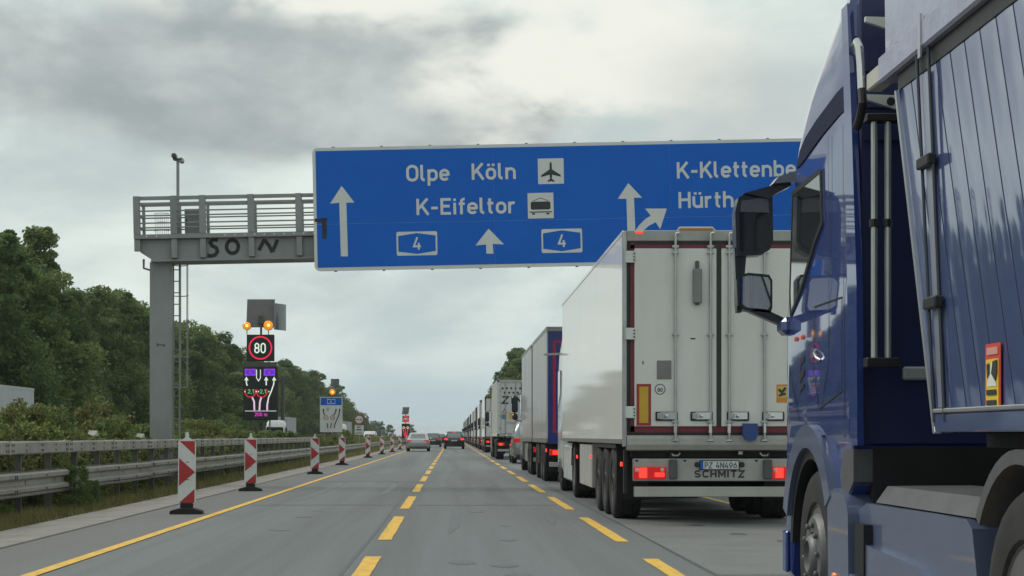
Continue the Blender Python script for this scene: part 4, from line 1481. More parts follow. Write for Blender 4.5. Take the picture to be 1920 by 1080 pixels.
# double mirror on the left corner
mh = pm('mirror_housing', (.012, .014, .022), .3, coat=.3)
mg = pm('mirror_glass', (.30, .31, .32), .03, 1.0, var=.02)
mgd = pm('mirror_glass_dark', (.035, .037, .042), .06, .6, var=.05)  # near-black, so a dark reflection is carried by the glass colour
MB().prism([(-1.555, 2.34), (-1.565, 2.62), (-1.545, 2.71), (-1.50, 2.735), (-1.33, 2.765), (-1.325, 2.44), (-1.345, 2.385), (-1.40, 2.35)], 'y', 4.66, 4.80).build('mirror_housing', mh, bt)
MB().prism([(-1.535, 2.375), (-1.542, 2.615), (-1.52, 2.695), (-1.36, 2.72), (-1.345, 2.45), (-1.365, 2.405), (-1.41, 2.378)], 'y', 4.652, 4.658).build('mirror_glass', mgd, bt)
MB().prism([(-1.535, 2.62), (-1.527, 2.69), (-1.362, 2.715), (-1.352, 2.615)], 'y', 4.646, 4.650).build('mirror_upper_band', pm('mirror_band', (.12, .12, .14), .15), bt)
MB().prism([(-1.565, 2.40), (-1.548, 1.99), (-1.52, 1.99), (-1.49, 2.34), (-1.46, 2.40)], 'y', 4.69, 4.77).build('mirror_bridge', mh, bt)
MB().prism([(-1.55, 2.03), (-1.555, 2.19), (-1.53, 2.225), (-1.48, 2.238), (-1.35, 2.225), (-1.33, 2.19), (-1.33, 2.02), (-1.34, 1.985), (-1.50, 2.0)], 'y', 4.66, 4.78).build('mirror_housing', mh, bt)
MB().prism([(-1.535, 2.045), (-1.54, 2.185), (-1.515, 2.212), (-1.48, 2.22), (-1.36, 2.208), (-1.345, 2.18), (-1.345, 2.03), (-1.36, 2.005), (-1.49, 2.018)], 'y', 4.652, 4.658).build('mirror_glass', mg, bt)
MB().prism([(-1.51, 2.735), (-1.28, 2.80), (-1.22, 2.83), (-1.22, 2.78), (-1.30, 2.74), (-1.36, 2.70)], 'y', 4.62, 4.76).build('mirror_arm', mh, bt)
MB().prism([(-1.345, 2.785), (-1.31, 2.83), (-1.20, 2.865), (-1.20, 2.80)], 'y', 4.55, 4.72).build('arm_cover', pm('arm_cover', (.16, .17, .2), .4, coat=.4), bt)
MB().prism([(-1.40, 2.02), (-1.26, 1.955), (-1.26, 1.90), (-1.33, 1.93), (-1.48, 1.995)], 'y', 4.66, 4.75).build('mirror_arm', mh, bt)
MB().box(-1.30, -1.15, 4.50, 4.70, 1.84, 1.95, .03).build('arm_base', blue_paint, bt)

# ------------------------------------------------------------------ the tipper semi-trailer behind it
lilac = pm('trailer_blue', (0.062, 0.088, 0.215), .45, 0, var=.07, scale=1.5, stretch=(1, 3, .3), coat=1.0, spec=.1, coat_ior=3.0, coat_rough=.05)
tarp_m = pm('tarpaulin', (.30, .31, .42), .34, var=.12, scale=3, bump=.5, bscale=6, coat=.2)
alu = pm('aluminium', (.46, .47, .50), .35, .7, var=.1, scale=4)
tt = thing('tipper_trailer', 'blue corrugated tipper semi-trailer with pale rolled tarpaulin at the right edge', 'trailer', (TX, TYW, 0))


def lean(z):
    """the side staves and the front edge lean forward towards the top"""
    return .44 * (z - 1.30)


WX = 1.262
for s in (-1, 1):
    prof_y = []
    y_ = 1.06
    while y_ > -8.0:
        for a, dpt in ((0, -.0004), (.03, .0003), (.07, .0009), (.105, .0011), (.14, .0009), (.18, .0003)):
            prof_y.append((y_ - a, dpt))
        y_ -= .21
    zs = [1.30, 1.7, 2.2, 2.82]
    MB().loft([[(s * (WX + d_), y__ + lean(z), z) for y__, d_ in prof_y] for z in zs], False, False, closed=False).build('corrugated_wall', lilac, tt, smooth=50)
    seam_me = MB().prism([(.0, 1.31), (.0045, 1.31), (.0045 + lean(2.82), 2.82), (lean(2.82), 2.82)], 'x', s * WX, s * (WX + .0016)).mesh('stave_seam', pm('stave_seam', (.02, .025, .06), .5), 0)
    for k in range(42):
        put('stave_seam', seam_me, tt, (0, 1.06 - .21 * k, 0))
    MB().box(s * (WX - .05), s * (WX + .018), -7.5, 1.06, 1.225, 1.305, .006).build('bottom_rail', lilac, tt)
    MB().box(s * (WX - .02), s * (WX + .026), -7.5, 1.08, 1.307, 1.325, .004).build('rail_lip', alu, tt)
    MB().prism([(.98, 1.22), (1.09, 1.22), (1.09 + lean(2.82), 2.82), (1.03 + lean(2.82), 2.82)], 'x', s * (WX - .06), s * (WX + .012)).build('corner_post', lilac, tt)
    MB().prism([(1.055, 1.22), (1.085, 1.22), (1.085 + lean(2.82), 2.82), (1.055 + lean(2.82), 2.82)], 'x', s * (WX + .012), s * (WX + .020)).build('edge_strip', alu, tt)
    MB().box(s * (WX - .06), s * (WX + .006), -7.5, 1.74, 2.82, 2.90).build('shadow_gap', black, tt)  # solid black strip put in as the shade below the top rail
    MB().box(s * 1.20, s * 1.305, -7.5, 1.98, 2.90, 3.03, .012).build('top_rail', tarp_m, tt)
    MB().box(s * 1.22, s * 1.30, 1.98, 2.24, 2.91, 3.0, .008).build('rail_end', pm('rail_end', (.45, .44, .40), .5), tt)
    for y0, y1 in ((1.34, 1.06), (1.15, .90)):
        MB().tube([(s * (WX + .022), y0, 2.90), (s * (WX + .020), y1, 1.27)], .0075, 6).build('tie_rod', pm('rod_dark', (.05, .055, .07), .4, .5), tt)
    MB().prism([(.94, 1.33), (1.02, 1.33), (1.29, 2.80), (1.18, 2.80)], 'x', s * (WX + .008), s * (WX + .014)).build('plain_strip', pm('strip_lilac', (.30, .32, .40), .3, .4), tt)
    for z, y_ in ((2.40, 1.16), (1.78, 1.05)):
        MB().box(s * (WX + .01), s * (WX + .05), y_ - .10, y_ + .09, z - .025, z + .025, .006).build('clamp', black, tt)
    for y_ in (1.20, -1.0, -3.2):
        MB().box(s * 1.304, s * 1.312, y_ - .02, y_ + .02, 2.86, 3.05).build('tarp_strap', alu, tt)
# tarpaulin draped and bulging between the rails
trg = []
for i in range(0, 41):
    y_ = 1.90 - i * .235
    rr = random.Random(i)
    sag = .035 * math.sin(i * 1.7) + rr.uniform(-.015, .015)
    row = []
    for k in range(0, 17):
        u = -1 + 2 * k / 16
        an = PI * k / 16
        z = 3.02 + (.62 + sag) * max(0.0, math.sin(an)) ** .45 + .010 * math.sin(k * 2.1 + i * 1.3)
        cx_ = math.copysign(abs(math.cos(an)) ** .35, -math.cos(an))
        row.append((cx_ * (1.287 + .012 * math.sin(i * 2.3 + k)), y_ + (.06 * math.sin(an) if i == 0 else 0), z))
    trg.append(row)
MB().loft(trg, False, False, closed=False).build('tarpaulin', tarp_m, tt, smooth=60)
MB().prism([(.96, 1.22), (1.02, 1.22), (1.02 + lean(2.95), 2.95), (.96 + lean(2.95), 2.95)], 'x', -1.2, 1.2).build('front_wall', lilac, tt)
bulk = MB().sheet([(math.copysign(abs(math.cos(a)) ** .35, -math.cos(a)) * 1.28, 1.895 + .05 * math.sin(a), 3.02 + .61 * max(0.0, math.sin(a)) ** .45) for a in np.linspace(0, PI, 17)])
bulk.build('tarp_front', tarp_m, tt)
MB().tube([(-1.31, 2.38, 3.13), (-1.325, 2.36, 3.17), (-1.33, 2.31, 3.175), (-1.325, 2.28, 3.14), (-1.32, 2.27, 3.05), (-1.315, 2.27, 2.93)], .021, 10).build('crank_handle', chrome, tt)
MB().tube([(-1.315, 2.27, 2.93), (-1.315, 2.25, 2.86), (-1.315, 2.30, 2.80), (-1.315, 2.38, 2.76)], .022, 10).build('crank_grip', black, tt)
st = thing('warning_sticker', 'yellow and red blind-spot warning sticker on the blue trailer side', 'sticker', (TX - WX - .008, TYW + .26, 1.30))
MB().box(-.003, 0, -.095, .095, 0, .265).build('red_border', pm('sticker_red', (.6, .06, .04), .5), st)
MB().box(-.006, -.0035, -.078, .078, .015, .205).build('yellow_field', pm('sticker_yellow', (.75, .52, .04), .5), st)
sk_b = pm('sticker_black', (.03, .03, .03), .5)
MB().sheet([(-.008, -.06, .10), (-.008, .0, .20), (-.008, .06, .10)]).build('triangle', pm('sticker_white', (.7, .7, .65), .5), st, smooth=0)
MB().prism([(-.07, .20), (-.02, .195), (.0, .15), (-.05, .12), (-.07, .15)], 'x', -.0105, -.009).build('lorry_figure', sk_b, st)
MB().prism([(.03, .19), (.06, .185), (.05, .13), (.02, .15)], 'x', -.0105, -.009).build('rider_figure', sk_b, st)
for z in (.075, .035):
    MB().box(-.0105, -.009, -.06, .06, z - .008, z + .012).build('print_line', sk_b, st)
MB().box(-.0065, -.0035, -.07, .07, .222, .250).build('print_band', pm('sticker_pale', (.65, .30, .25), .5), st)
# running gear under the body
for s in (-1, 1):
    MB().box(s * .38, s * .52, -7.4, 1.0, .98, 1.22, .01).build('frame_rail', under, tt)
    MB().box(s * .95, s * 1.06, -7.4, 1.05, 1.16, 1.222).build('sub_rail', under, tt)
    for y_ in (-3.6, -4.9, -6.2):
        wheel(tt, 't', s * 1.24, y_, s < 0)
    MB().box(s * .80, s * .92, -1.9, -1.75, .25, 1.1, .01).build('landing_leg', under, tt)
MB().box(-1.19, 1.19, -7.4, .95, 1.24, 1.30).build('floor_plate', under, tt)
MB().tube([(-.9, .9, 1.12), (-.95, .5, .98), (-.9, .2, 1.05)], .02, 6).build('brake_hose', steel, tt)

# ------------------------------------------------------------------ the white refrigerated semi-trailer
RX_, RY_ = 3.63, 24.3
white_panel = pm('white_panel', (.80, .80, .77), .4, var=.02, scale=.8, coat=.7, coat_rough=.05, coat_ior=1.4, spec=.2, dirt=.05, dcol=(.42, .40, .34), dscale=1.1, dstretch=(1, .5, .35))
door_white = pm('door_white', (.67, .668, .64), .38, var=.03, scale=1.5, dirt=.38, dcol=(.40, .385, .34), dscale=1.6, dstretch=(1, 1, .22))
maroon = pm('maroon_seal', (.16, .018, .03), .55, var=.15)
lgrey = pm('light_grey_paint', (.36, .355, .34), .5, var=.07, scale=3, dirt=.45, dcol=(.20, .18, .15), dscale=3, dstretch=(1, 1, .5))
rf = thing('refrigerated_trailer', 'white refrigerated semi-trailer with double rear doors in the lorry queue', 'trailer', (RX_, RY_, 0))


def rx(p):
    return (p - 1347.3) / 137.7


def rz(p):
    return 1.21 + (817 - p) / 137.7


MB().box(-1.30, 1.30, .08, 13.45, 1.12, 4.0, .02).build('body', white_panel, rf)
for s in (-1, 1):
    MB().box(s * 1.298, s * 1.312, .08, 13.45, 1.10, 1.17, .004).build('bottom_rail', steel, rf)
    MB().box(s * 1.285, s * 1.309, .08, 13.45, 3.955, 4.008, .004).build('roof_rail', white_panel, rf)
    MB().box(s * 1.25, s * 1.308, 0, .10, 1.06, 4.0, .008).build('rear_post', steel, rf)
    MB().box(s * 1.185, s * 1.248, .03, .09, 1.26, 3.86).build('door_seal', black, rf)
    MB().box(s * 1.145, s * 1.20, .015, .08, 1.26, 3.84).build('door_frame', maroon, rf)
MB().box(-1.25, 1.25, 0, .10, 3.86, 4.006, .01).build('rear_header', lgrey, rf)
MB().box(-1.2, 1.2, .02, .09, 3.80, 3.86).build('header_gap', black, rf)
MB().box(-1.2, 1.2, .015, .08, 3.755, 3.81).build('door_frame', maroon, rf)
MB().box(-1.2, 1.2, .015, .08, 1.255, 1.34).build('door_frame', maroon, rf)
MB().box(-1.25, 1.25, .02, .10, 1.215, 1.255).build('sill_gap', black, rf)
MB().prism([(0, 1.215), (-.03, 1.17), (-.035, 1.09), (0, 1.02), (.12, 1.0), (.12, 1.215)], 'x', -1.25, 1.25).build('rear_sill', lgrey, rf)
for s in (-1, 1):
    MB().box(s * .034, s * 1.148, -.012, .05, 1.338, 3.757, .006).build('door', door_white, rf)
MB().box(-.033, .033, .0, .05, 1.34, 3.80).build('door_gasket', pm('gasket', (.02, .03, .022), .6), rf)
for p in (482, 626, 773):
    for s in (-1, 1):
        MB().box(s * 1.14, s * 1.275, -.028, -.013, rz(p) - .08, rz(p) + .08, .006).build('hinge', white_foil, rf)
        for q in (-.045, 0, .045):
            MB().lathe([(.011, 0), (.011, -.008)], (s * 1.155, -.028, rz(p) + q), 'y', 8).build('hinge_bolt', black, rf)
    # hinge pins on the post
    MB().tube([(-1.283, -.012, rz(p) - .11), (-1.283, -.012, rz(p) + .11)], .012, 8).build('hinge_pin', steel, rf)
for i, p in enumerate((1265.5, 1331, 1366, 1432)):
    x = rx(p)
    MB().tube([(x, -.045, 1.16), (x, -.045, 3.93)], .0185, 10).build('lock_bar', steel, rf)
    s = -1 if i in (1, 3) else -1
    MB().tube([(x, -.045, 3.93), (x + .005, -.05, 3.955), (x + .05, -.05, 3.965)], .018, 8).build('bar_hook', chrome, rf)
    for z in (3.78, 3.70, 2.585, 1.40):
        MB().box(x - .045, x + .045, -.06, -.012, z - .018, z + .018, .006).build('bar_guide', steel, rf)
    MB().box(x - .025, x + .025, -.065, -.01, 1.24, 1.38, .01).build('bar_end', chrome, rf)
    MB().box(x - .05, x + .05, -.05, -.02, 1.13, 1.17, .012).build('bar_foot', chrome, rf)
    x0, x1 = (x - .27, x + .03) if i < 2 else (x - .03, x + .27)
    MB().box(x0, x1, -.040, -.012, rz(789), rz(772), .008).build('handle_plate', black, rf)
    MB().box(x0 + .06, x1 - .02, -.058, -.041, rz(787), rz(773), .008).build('handle', chrome, rf)
    MB().box(x0 + .02, x0 + .11, -.060, -.041, rz(786), rz(774), .01).build('handle_grip', steel, rf)
    MB().lathe([(.030, 0), (.026, -.012), (0, -.014)], (x0 + .14, -.058, rz(780)), 'y', 12).build('handle_lock', chrome, rf)
MB().box(-.36, -.24, -.10, -.013, rz(569), rz(505), .01).build('document_tube', pm('tube_grey', (.20, .20, .195), .5), rf)
MB().box(-.325, -.275, -.07, -.013, rz(505), rz(490), .008).build('tube_clip', grey_plastic, rf)
MB().box(-.325, -.275, -.07, -.013, rz(572), rz(569), .002).build('tube_clip', grey_plastic, rf)
MB().box(rx(1294), rx(1303), -.016, -.013, rz(636.5), rz(634)).build('slot_mark', black, rf)
MB().box(rx(1204), rx(1206), -.016, -.013, rz(683), rz(677)).build('slot_mark', black, rf)
MB().box(rx(1231), rx(1258), -.022, -.013, rz(711), rz(676), .012).build('vent_cover', pm('vent_grey', (.20, .195, .185), .5, .2), rf)
MB().box(rx(1193), rx(1220), -.018, -.013, rz(798), rz(720)).build('marker_panel', pm('marker_red', (.30, .03, .025), .45), rf)
MB().box(rx(1198), rx(1215), -.022, -.0185, rz(793), rz(725)).build('marker_field', pm('marker_yellow', (.55, .33, .03), .45), rf)
MB().box(rx(1475), rx(1502), -.018, -.013, rz(798), rz(762)).build('marker_panel', pm('marker_red', (.30, .03, .025), .45), rf)
dk = pm('print_dark', (.05, .06, .07), .5)
m = MB()
ring_(m, rx(1237), rz(730), .062, .074, -.0135, 24)
text(m, '80', (rx(1237) - .036, -.0137, rz(730) - .035), .055, stroke=1.2, fit=.072)
m.build('speed_label', dk, rf, smooth=0)
MB().box(rx(1455), rx(1478), -.016, -.013, rz(755), rz(721)).build('hazard_sticker', pm('sticker_orange', (.62, .24, .03), .5), rf)
MB().box(rx(1457), rx(1476), -.019, -.0165, rz(746), rz(724)).build('hazard_field', pm('sticker_yellow2', (.55, .42, .12), .5), rf)
m = MB()
ribbon(m, [(rx(1459), rz(730)), (rx(1465), rz(736)), (rx(1472), rz(727))], .035, placer((0, -.020, 0), **BACK), 0)
ribbon(m, [(rx(1459), rz(742)), (rx(1472), rz(738))], .03, placer((0, -.020, 0), **BACK), .001)
m.build('hazard_figure', sk_b, rf, smooth=0)
MB().box(rx(1191), rx(1205), -.012, -.002, rz(438), rz(434), .004).build('top_marker_lamp', tail_lit, rf)
MB().box(rx(1490), rx(1504), -.012, -.002, rz(438), rz(434), .004).build('top_marker_lamp', tail_lit, rf)
m = MB().tube([(rx(1270), .03, 4.0), (rx(1274), .03, 4.045), (rx(1336), .03, 4.045), (rx(1341), .03, 4.0)], .012, 8)
m.build('beacon_guard', chrome, rf)
MB().box(rx(1274), rx(1337), .0, .06, 4.005, 4.035, .006).build('beacon_bar', pm('amber_unlit', (.42, .17, .02), .35, coat=.4), rf)
MB().prism([(rx(1390), rz(794)), (rx(1417), rz(794)), (rx(1418), rz(815)), (rx(1412), rz(826)), (rx(1397), rz(826)), (rx(1389), rz(815))], 'y', -.14, -.055).build('blue_buffer', pm('buffer_blue', (.02, .06, .22), .5, var=.15), rf)
# rear light carrier
MB().box(rx(1187), rx(1507), .02, .12, rz(902), rz(860), .01).build('light_carrier', lgrey, rf)
for x0, x1 in ((1187.5, 1248), (1446, 1506.5)):
    L_ = MB().box(rx(x0), rx(x1), -.02, .019, rz(898), rz(875), .012).build('tail_light', tail_red, rf)
    a, b = (x0 + 12, x1 - 9) if x0 < 1300 else (x0 + 9, x1 - 12)
    MB().box(rx(a - 2), rx(a + 13), -.026, -.0205, rz(896), rz(877), .005).build('lit_segment', tail_lit, rf)
    MB().box(rx(b - 12), rx(b + 6), -.026, -.0205, rz(894), rz(886), .005).build('lit_segment', tail_lit, rf)
    for q in (x0 + 6, x1 - 7):
        MB().lathe([(.030, 0), (.024, -.012), (0, -.016)], (rx(q), -.021, rz(881)), 'y', 12).build('reflector', pm('clear_lens', (.65, .45, .42), .25), rf)
for x0, x1 in ((1254, 1269), (1430, 1446)):
    MB().box(rx(x0), rx(x1), -.06, .02, rz(898), rz(861), .012).build('rubber_buffer', grey_plastic, rf)
for p in (1194, 1284, 1418):
    MB().sheet([(rx(p - 4), .017, rz(862)), (rx(p + 4), .017, rz(862)), (rx(p), .017, rz(867))]).build('notch', black, rf, smooth=0)
MB().box(rx(1311), rx(1386), -.006, .018, rz(881), rz(863), .004).build('plate_holder', black, rf)
MB().box(rx(1313), rx(1384), -.010, -.0065, rz(879.5), rz(864.5)).build('number_plate', plate_white, rf)
MB().box(rx(1313), rx(1318), -.0125, -.0105, rz(879.5), rz(864.5)).build('plate_band', sign_blue, rf)
m = MB()
text(m, 'PZ 4N496', (rx(1320.5), -.0128, rz(878)), 11.5 / 137.7, stroke=.95, fit=61 / 137.7)
m.build('plate_lettering', dk, rf, smooth=0)
for p in (1307, 1391):
    MB().lathe([(.038, 0), (.032, -.025), (0, -.03)], (rx(p), .018, rz(871)), 'y', 12).build('plate_lamp', black, rf)
m = MB()
text(m, 'SCHMITZ', (rx(1302), .017, rz(895)), 13 / 137.7, stroke=1.7, fit=94 / 137.7, gap_=1.3)
m.build('maker_lettering', pm('print_black', (.03, .03, .035), .5), rf, smooth=0)
MB().box(rx(1189), rx(1506), .0, .10, rz(931.5), rz(912.5), .008).build('underrun_bar', pm('bar_grey', (.40, .40, .375), .5, var=.06, dirt=.4, dcol=(.26, .24, .2), dscale=3, dstretch=(1, 1, .6)), rf)
for p in (1262, 1438):
    MB().box(rx(p - 6), rx(p + 6), .04, .14, .62, .98).build('bar_bracket', under, rf)
MB().box(rx(1185), rx(1508), .12, .20, rz(858), rz(843)).build('cross_member', under, rf)
for p in (1267, 1434):
    m = MB().tube([(rx(p) - .06, .06, .975), (rx(p) - .03, .04, .94), (rx(p) + .03, .04, .94), (rx(p) + .06, .06, .975)], .014, 8)
    m.build('lashing_ring', steel, rf)
MB().box(rx(1385), rx(1394), .05, .09, rz(853), rz(845), .01).build('socket', steel, rf)
# chassis and axles
for s in (-1, 1):
    MB().box(s * .42, s * .56, .2, 12.9, .78, 1.10, .01).build('frame_rail', under, rf)
    for y_ in (1.95, 3.26, 4.57):
        wheel(rf, 't', s * 1.275, y_, s < 0)
    MB().box(s * .82, s * 1.28, 1.20, 1.215, .30, 1.05).build('mudflap', under, rf)
    MB().box(s * 1.05, s * 1.27, 5.9, 8.7, .33, 1.06, .015).build('pallet_box', lgrey, rf)
    MB().box(s * .9, s * 1.29, 1.25, 5.4, 1.03, 1.10).build('mudguard', under, rf)
    MB().box(s * .70, s * .84, 9.2, 9.35, .25, 1.05).build('landing_leg', under, rf)
    for y_, z in ((.25, .82), (8.95, .82), (5.6, .86)):
        MB().box(s * 1.29, s * 1.315, y_ - .05, y_ + .05, z - .03, z + .03, .006).build('side_lamp', tail_lit if y_ > 1 or True else tail_red, rf)
    MB().box(s * 1.24, s * 1.29, .02, .14, .42, 1.02, .01).build('lamp_bracket', under, rf)
for y_ in (1.95, 3.26, 4.57):
    MB().tube([(-1.0, y_, .53), (1.0, y_, .53)], .075, 8).build('axle', under, rf)
MB().box(-1.2, 1.2, .3, 13.3, 1.06, 1.119).build('floor_beam', under, rf)
MB().box(-.8, .8, 13.45, 13.95, 2.0, 3.9, .05).build('cooling_unit', white_panel, rf)


# ------------------------------------------------------------------ generic tractor unit / lorry cab for the queue
def lorry_cab(root, yf_rear, paint, h=3.75, w=1.24, length=2.25, cams=False):
    """cab whose back stands at yf_rear"""
    r0 = yf_rear
    f0 = r0 + length
    rr = [cabring(z, w * k, r0 + q, f0 - .40 - d, f0 - d, a, 5) for z, k, q, d, a in (
        (.40, .96, .1, .02, .3), (.55, 1.0, 0, 0, .3), (1.9, 1.0, 0, 0, .3), (2.7, .99, .02, .12, .35), (h - .75, .985, .04, .25, .4), (h - .3, .94, .15, .62, .5), (h - .08, .82, .35, .95, .5), (h, .65, .5, 1.15, .45))]
    MB().loft(rr).build('cab', paint, root, smooth=38)
    for s in (-1, 1):
        MB().prism([(f0 - 1.25, 2.65), (f0 - 1.25, 2.15), (f0 - .85, 2.0), (f0 - .42, 1.85), (f0 - .48, 2.65)], 'x', s * (w - .02), s * (w + .004)).build('side_window', glass, root)
        if cams:
            MB().prism([(s * (w - .05), 3.02), (s * (w - .05), 3.07), (s * (w + .32), 3.05), (s * (w + .34), 3.025), (s * (w + .30), 3.01)], 'y', f0 - .75, f0 - .62).build('camera_arm', lgrey, root)
            continue
        MB().box(s * (w + .08), s * (w + .30), f0 - .25, f0 - .10, 2.05, 2.62, .04).build('mirror', mh, root)
        MB().box(s * (w + .08), s * (w + .28), f0 - .24, f0 - .10, 1.78, 1.99, .04).build('mirror', mh, root)
        MB().tube([(s * (w - .02), f0 - .25, 2.72), (s * (w + .2), f0 - .18, 2.66), (s * (w + .2), f0 - .16, 1.8), (s * (w - .02), f0 - .25, 1.72)], .025, 6).build('mirror_arm', mh, root)
    MB().prism([(-w * .88, 1.75), (w * .88, 1.75), (w * .82, 2.72), (-w * .82, 2.72)], 'y', f0 - .35, f0 + .006).build('windscreen', glass, root)
    MB().box(-w * .8, w * .8, f0 - .2, f0 + .012, .62, 1.25, .02).build('grille', black, root)


def tractor(label, X, Y, ya, yc, paint, h=3.75, wb=3.8, flap=False, group=None, rz=0.0, skirt=None):
    """X, Y: ground point the trailer's rear centre stands on; ya: drive axle, yc: cab back, both forward from it"""
    t_ = thing('tractor_unit', label, 'lorry', (X, Y, 0), rz, group)
    lorry_cab(t_, yc, paint, h, cams=flap)
    for s in (-1, 1):
        wheel(t_, 'd', s * 1.24, ya, s < 0)
        wheel(t_, 'f', s * 1.23, yc + .95, s < 0)
        MB().box(s * .36, s * .48, ya - .9, yc + 2.0, .70, .98).build('frame_rail', under, t_)
        f_ = MB().arcband(ya, .52, .58, .63, 10, 170, s * .66, s * 1.25, 12)
        f_.build('mudguard', under, t_)
        MB().box(s * .7, s * 1.23, ya + .85, yc - .05, .28, 1.02, .04).build('side_skirt', skirt or paint, t_)
    if flap:
        for s in (-1, 1):
            MB().box(s * .64, s * 1.25, ya - .78, ya - .765, .18, .85).build('mudflap', under, t_)
        m = MB()
        text(m, 'VO', (-1.18, ya - .7825, .28), .12, stroke=1.2, fit=.30, gap_=1.2)
        m.build('flap_lettering', lgrey, t_, smooth=0)
    return t_


white_cab = pm('white_cab', (.60, .61, .60), .25, var=.04, coat=.6, dirt=.2, dcol=(.38, .36, .3))
tractor('white tractor unit pulling the refrigerated trailer, mostly hidden behind it', RX_, RY_, 10.75, 14.15, white_cab, flap=True)

# ------------------------------------------------------------------ drawbar lorry with grey curtains and a blue rear
curtain = pm('grey_curtain', (.36, .365, .36), .38, var=.06, scale=1.5, stretch=(1, 2, .3), coat=.25, dirt=.3, dcol=(.28, .27, .25), dscale=1.2)
blue_rear = pm('blue_tarpaulin', (.012, .03, .21), .42, var=.12, scale=2, coat=.2)
silver = pm('silver_paint', (.36, .37, .38), .3, .55, var=.05, coat=.7)


def box_body(root, y0, y1, mat, z0=1.05, z1=3.98, w=1.27, straps=0):
    MB().box(-w, w, y0, y1, z0, z1, .03).build('body', mat, root)
    for s in (-1, 1):
        MB().box(s * (w - .01), s * (w + .008), y0, y1, z1 - .09, z1 + .006).build('roof_rail', steel, root)
        MB().box(s * (w - .01), s * (w + .008), y0, y1, z0 - .02, z0 + .10).build('bottom_rail', steel, root)
        for k in range(straps):
            y = y0 + (y1 - y0) * (k + .5) / straps
            MB().box(s * (w + .001), s * (w + .012), y - .025, y + .025, z0 + .0, z0 + .30).build('curtain_strap', black, root)


def tail(root, y=0.0, lit=True, w=1.2, z=.78, plate=True, bar=True):
    for s in (-1, 1):
        MB().box(s * (w - .34), s * w, y - .02, y + .05, z - .07, z + .08, .012).build('tail_light', tail_red, root)
        if lit:
            MB().box(s * (w - .22), s * (w - .08), y - .03, y - .021, z - .05, z + .05, .005).build('lit_segment', tail_lit, root)
    MB().box(-w, w, y + .055, y + .13, z - .12, z + .13).build('light_carrier', under, root)
    if bar:
        MB().box(-w, w, y + .02, y + .14, .42, .54, .01).build('underrun_bar', lgrey, root)
    if plate:
        MB().box(-.26, .26, y + .044, y + .052, z - .05, z + .06).build('number_plate', plate_white, root)


DX = 3.68
dbt = thing('drawbar_trailer', 'grey curtain-sided drawbar trailer with blue rear and red stripe', 'trailer', (DX, 45.4, 0))
box_body(dbt, .05, 8.05, curtain, straps=0)
MB().box(-1.24, 1.24, .0, .055, 1.0, 3.86, .01).build('rear_tarpaulin', blue_rear, dbt)
MB().box(-1.27, 1.27, -.004, .05, 3.862, 3.985, .01).build('rear_header', lgrey, dbt)
m = MB()
ribbon(m, [(-.72, 1.32), (-1.08, 1.32), (-1.08, 3.6), (1.08, 3.6), (1.08, 1.32), (.72, 1.32)], .075, placer((0, -.004, 0), **BACK), 0)
m.build('red_stripe', pm('stripe_red', (.40, .02, .08), .5), dbt, smooth=0)
for s in (-1, 1):
    MB().box(s * .62 - .24, s * .62 + .24, -.008, -.005, 1.36, 1.74).build('orange_panel', pm('panel_orange', (.75, .25, .02), .5), dbt)
    for y in (2.3, 6.0):
        wheel(dbt, 't', s * 1.24, y, s < 0)
        wheel(dbt, 't', s * 1.24, y + 1.1 if y < 4 else y, s < 0) if y < 4 else None
    MB().box(s * .4, s * .52, .1, 7.9, .72, 1.04).build('frame_rail', under, dbt)
    MB().box(s * 1.18, s * 1.24, 4.4, 5.3, .45, .98).build('side_guard', under, dbt)
    MB().box(s * 1.25, s * 1.28, .3, .42, .80, .88).build('side_lamp', tail_lit, dbt)
    MB().box(s * .7, s * 1.24, .9, .915, .28, .98).build('mudflap', under, dbt)
tail(dbt, 0, True)
MB().box(-.1, .1, 8.0, 9.0, .6, .72).build('drawbar', under, dbt)
dbl = thing('curtain_lorry', 'grey curtain-sided lorry pulling the blue-backed drawbar trailer', 'lorry', (DX, 54.2, 0))
box_body(dbl, .0, 7.5, curtain, straps=0)
MB().box(-1.25, 1.25, -.03, .0, 1.0, 3.9).build('rear_wall', under, dbl)
lorry_cab(dbl, 7.75, silver, 3.4, 1.24, 2.2)
for s in (-1, 1):
    for y in (1.6, 2.95):
        wheel(dbl, 'd', s * 1.24, y, s < 0)
    wheel(dbl, 'f', s * 1.23, 8.6, s < 0)
    MB().box(s * .38, s * .5, .2, 8.5, .72, 1.04).build('frame_rail', under, dbl)
    MB().box(s * .7, s * 1.2, 4.0, 6.6, .35, .98, .04).build('tank', steel, dbl)
    MB().box(s * .7, s * 1.24, .5, .515, .28, .98).build('mudflap', under, dbl)
tail(dbl, .05, True)


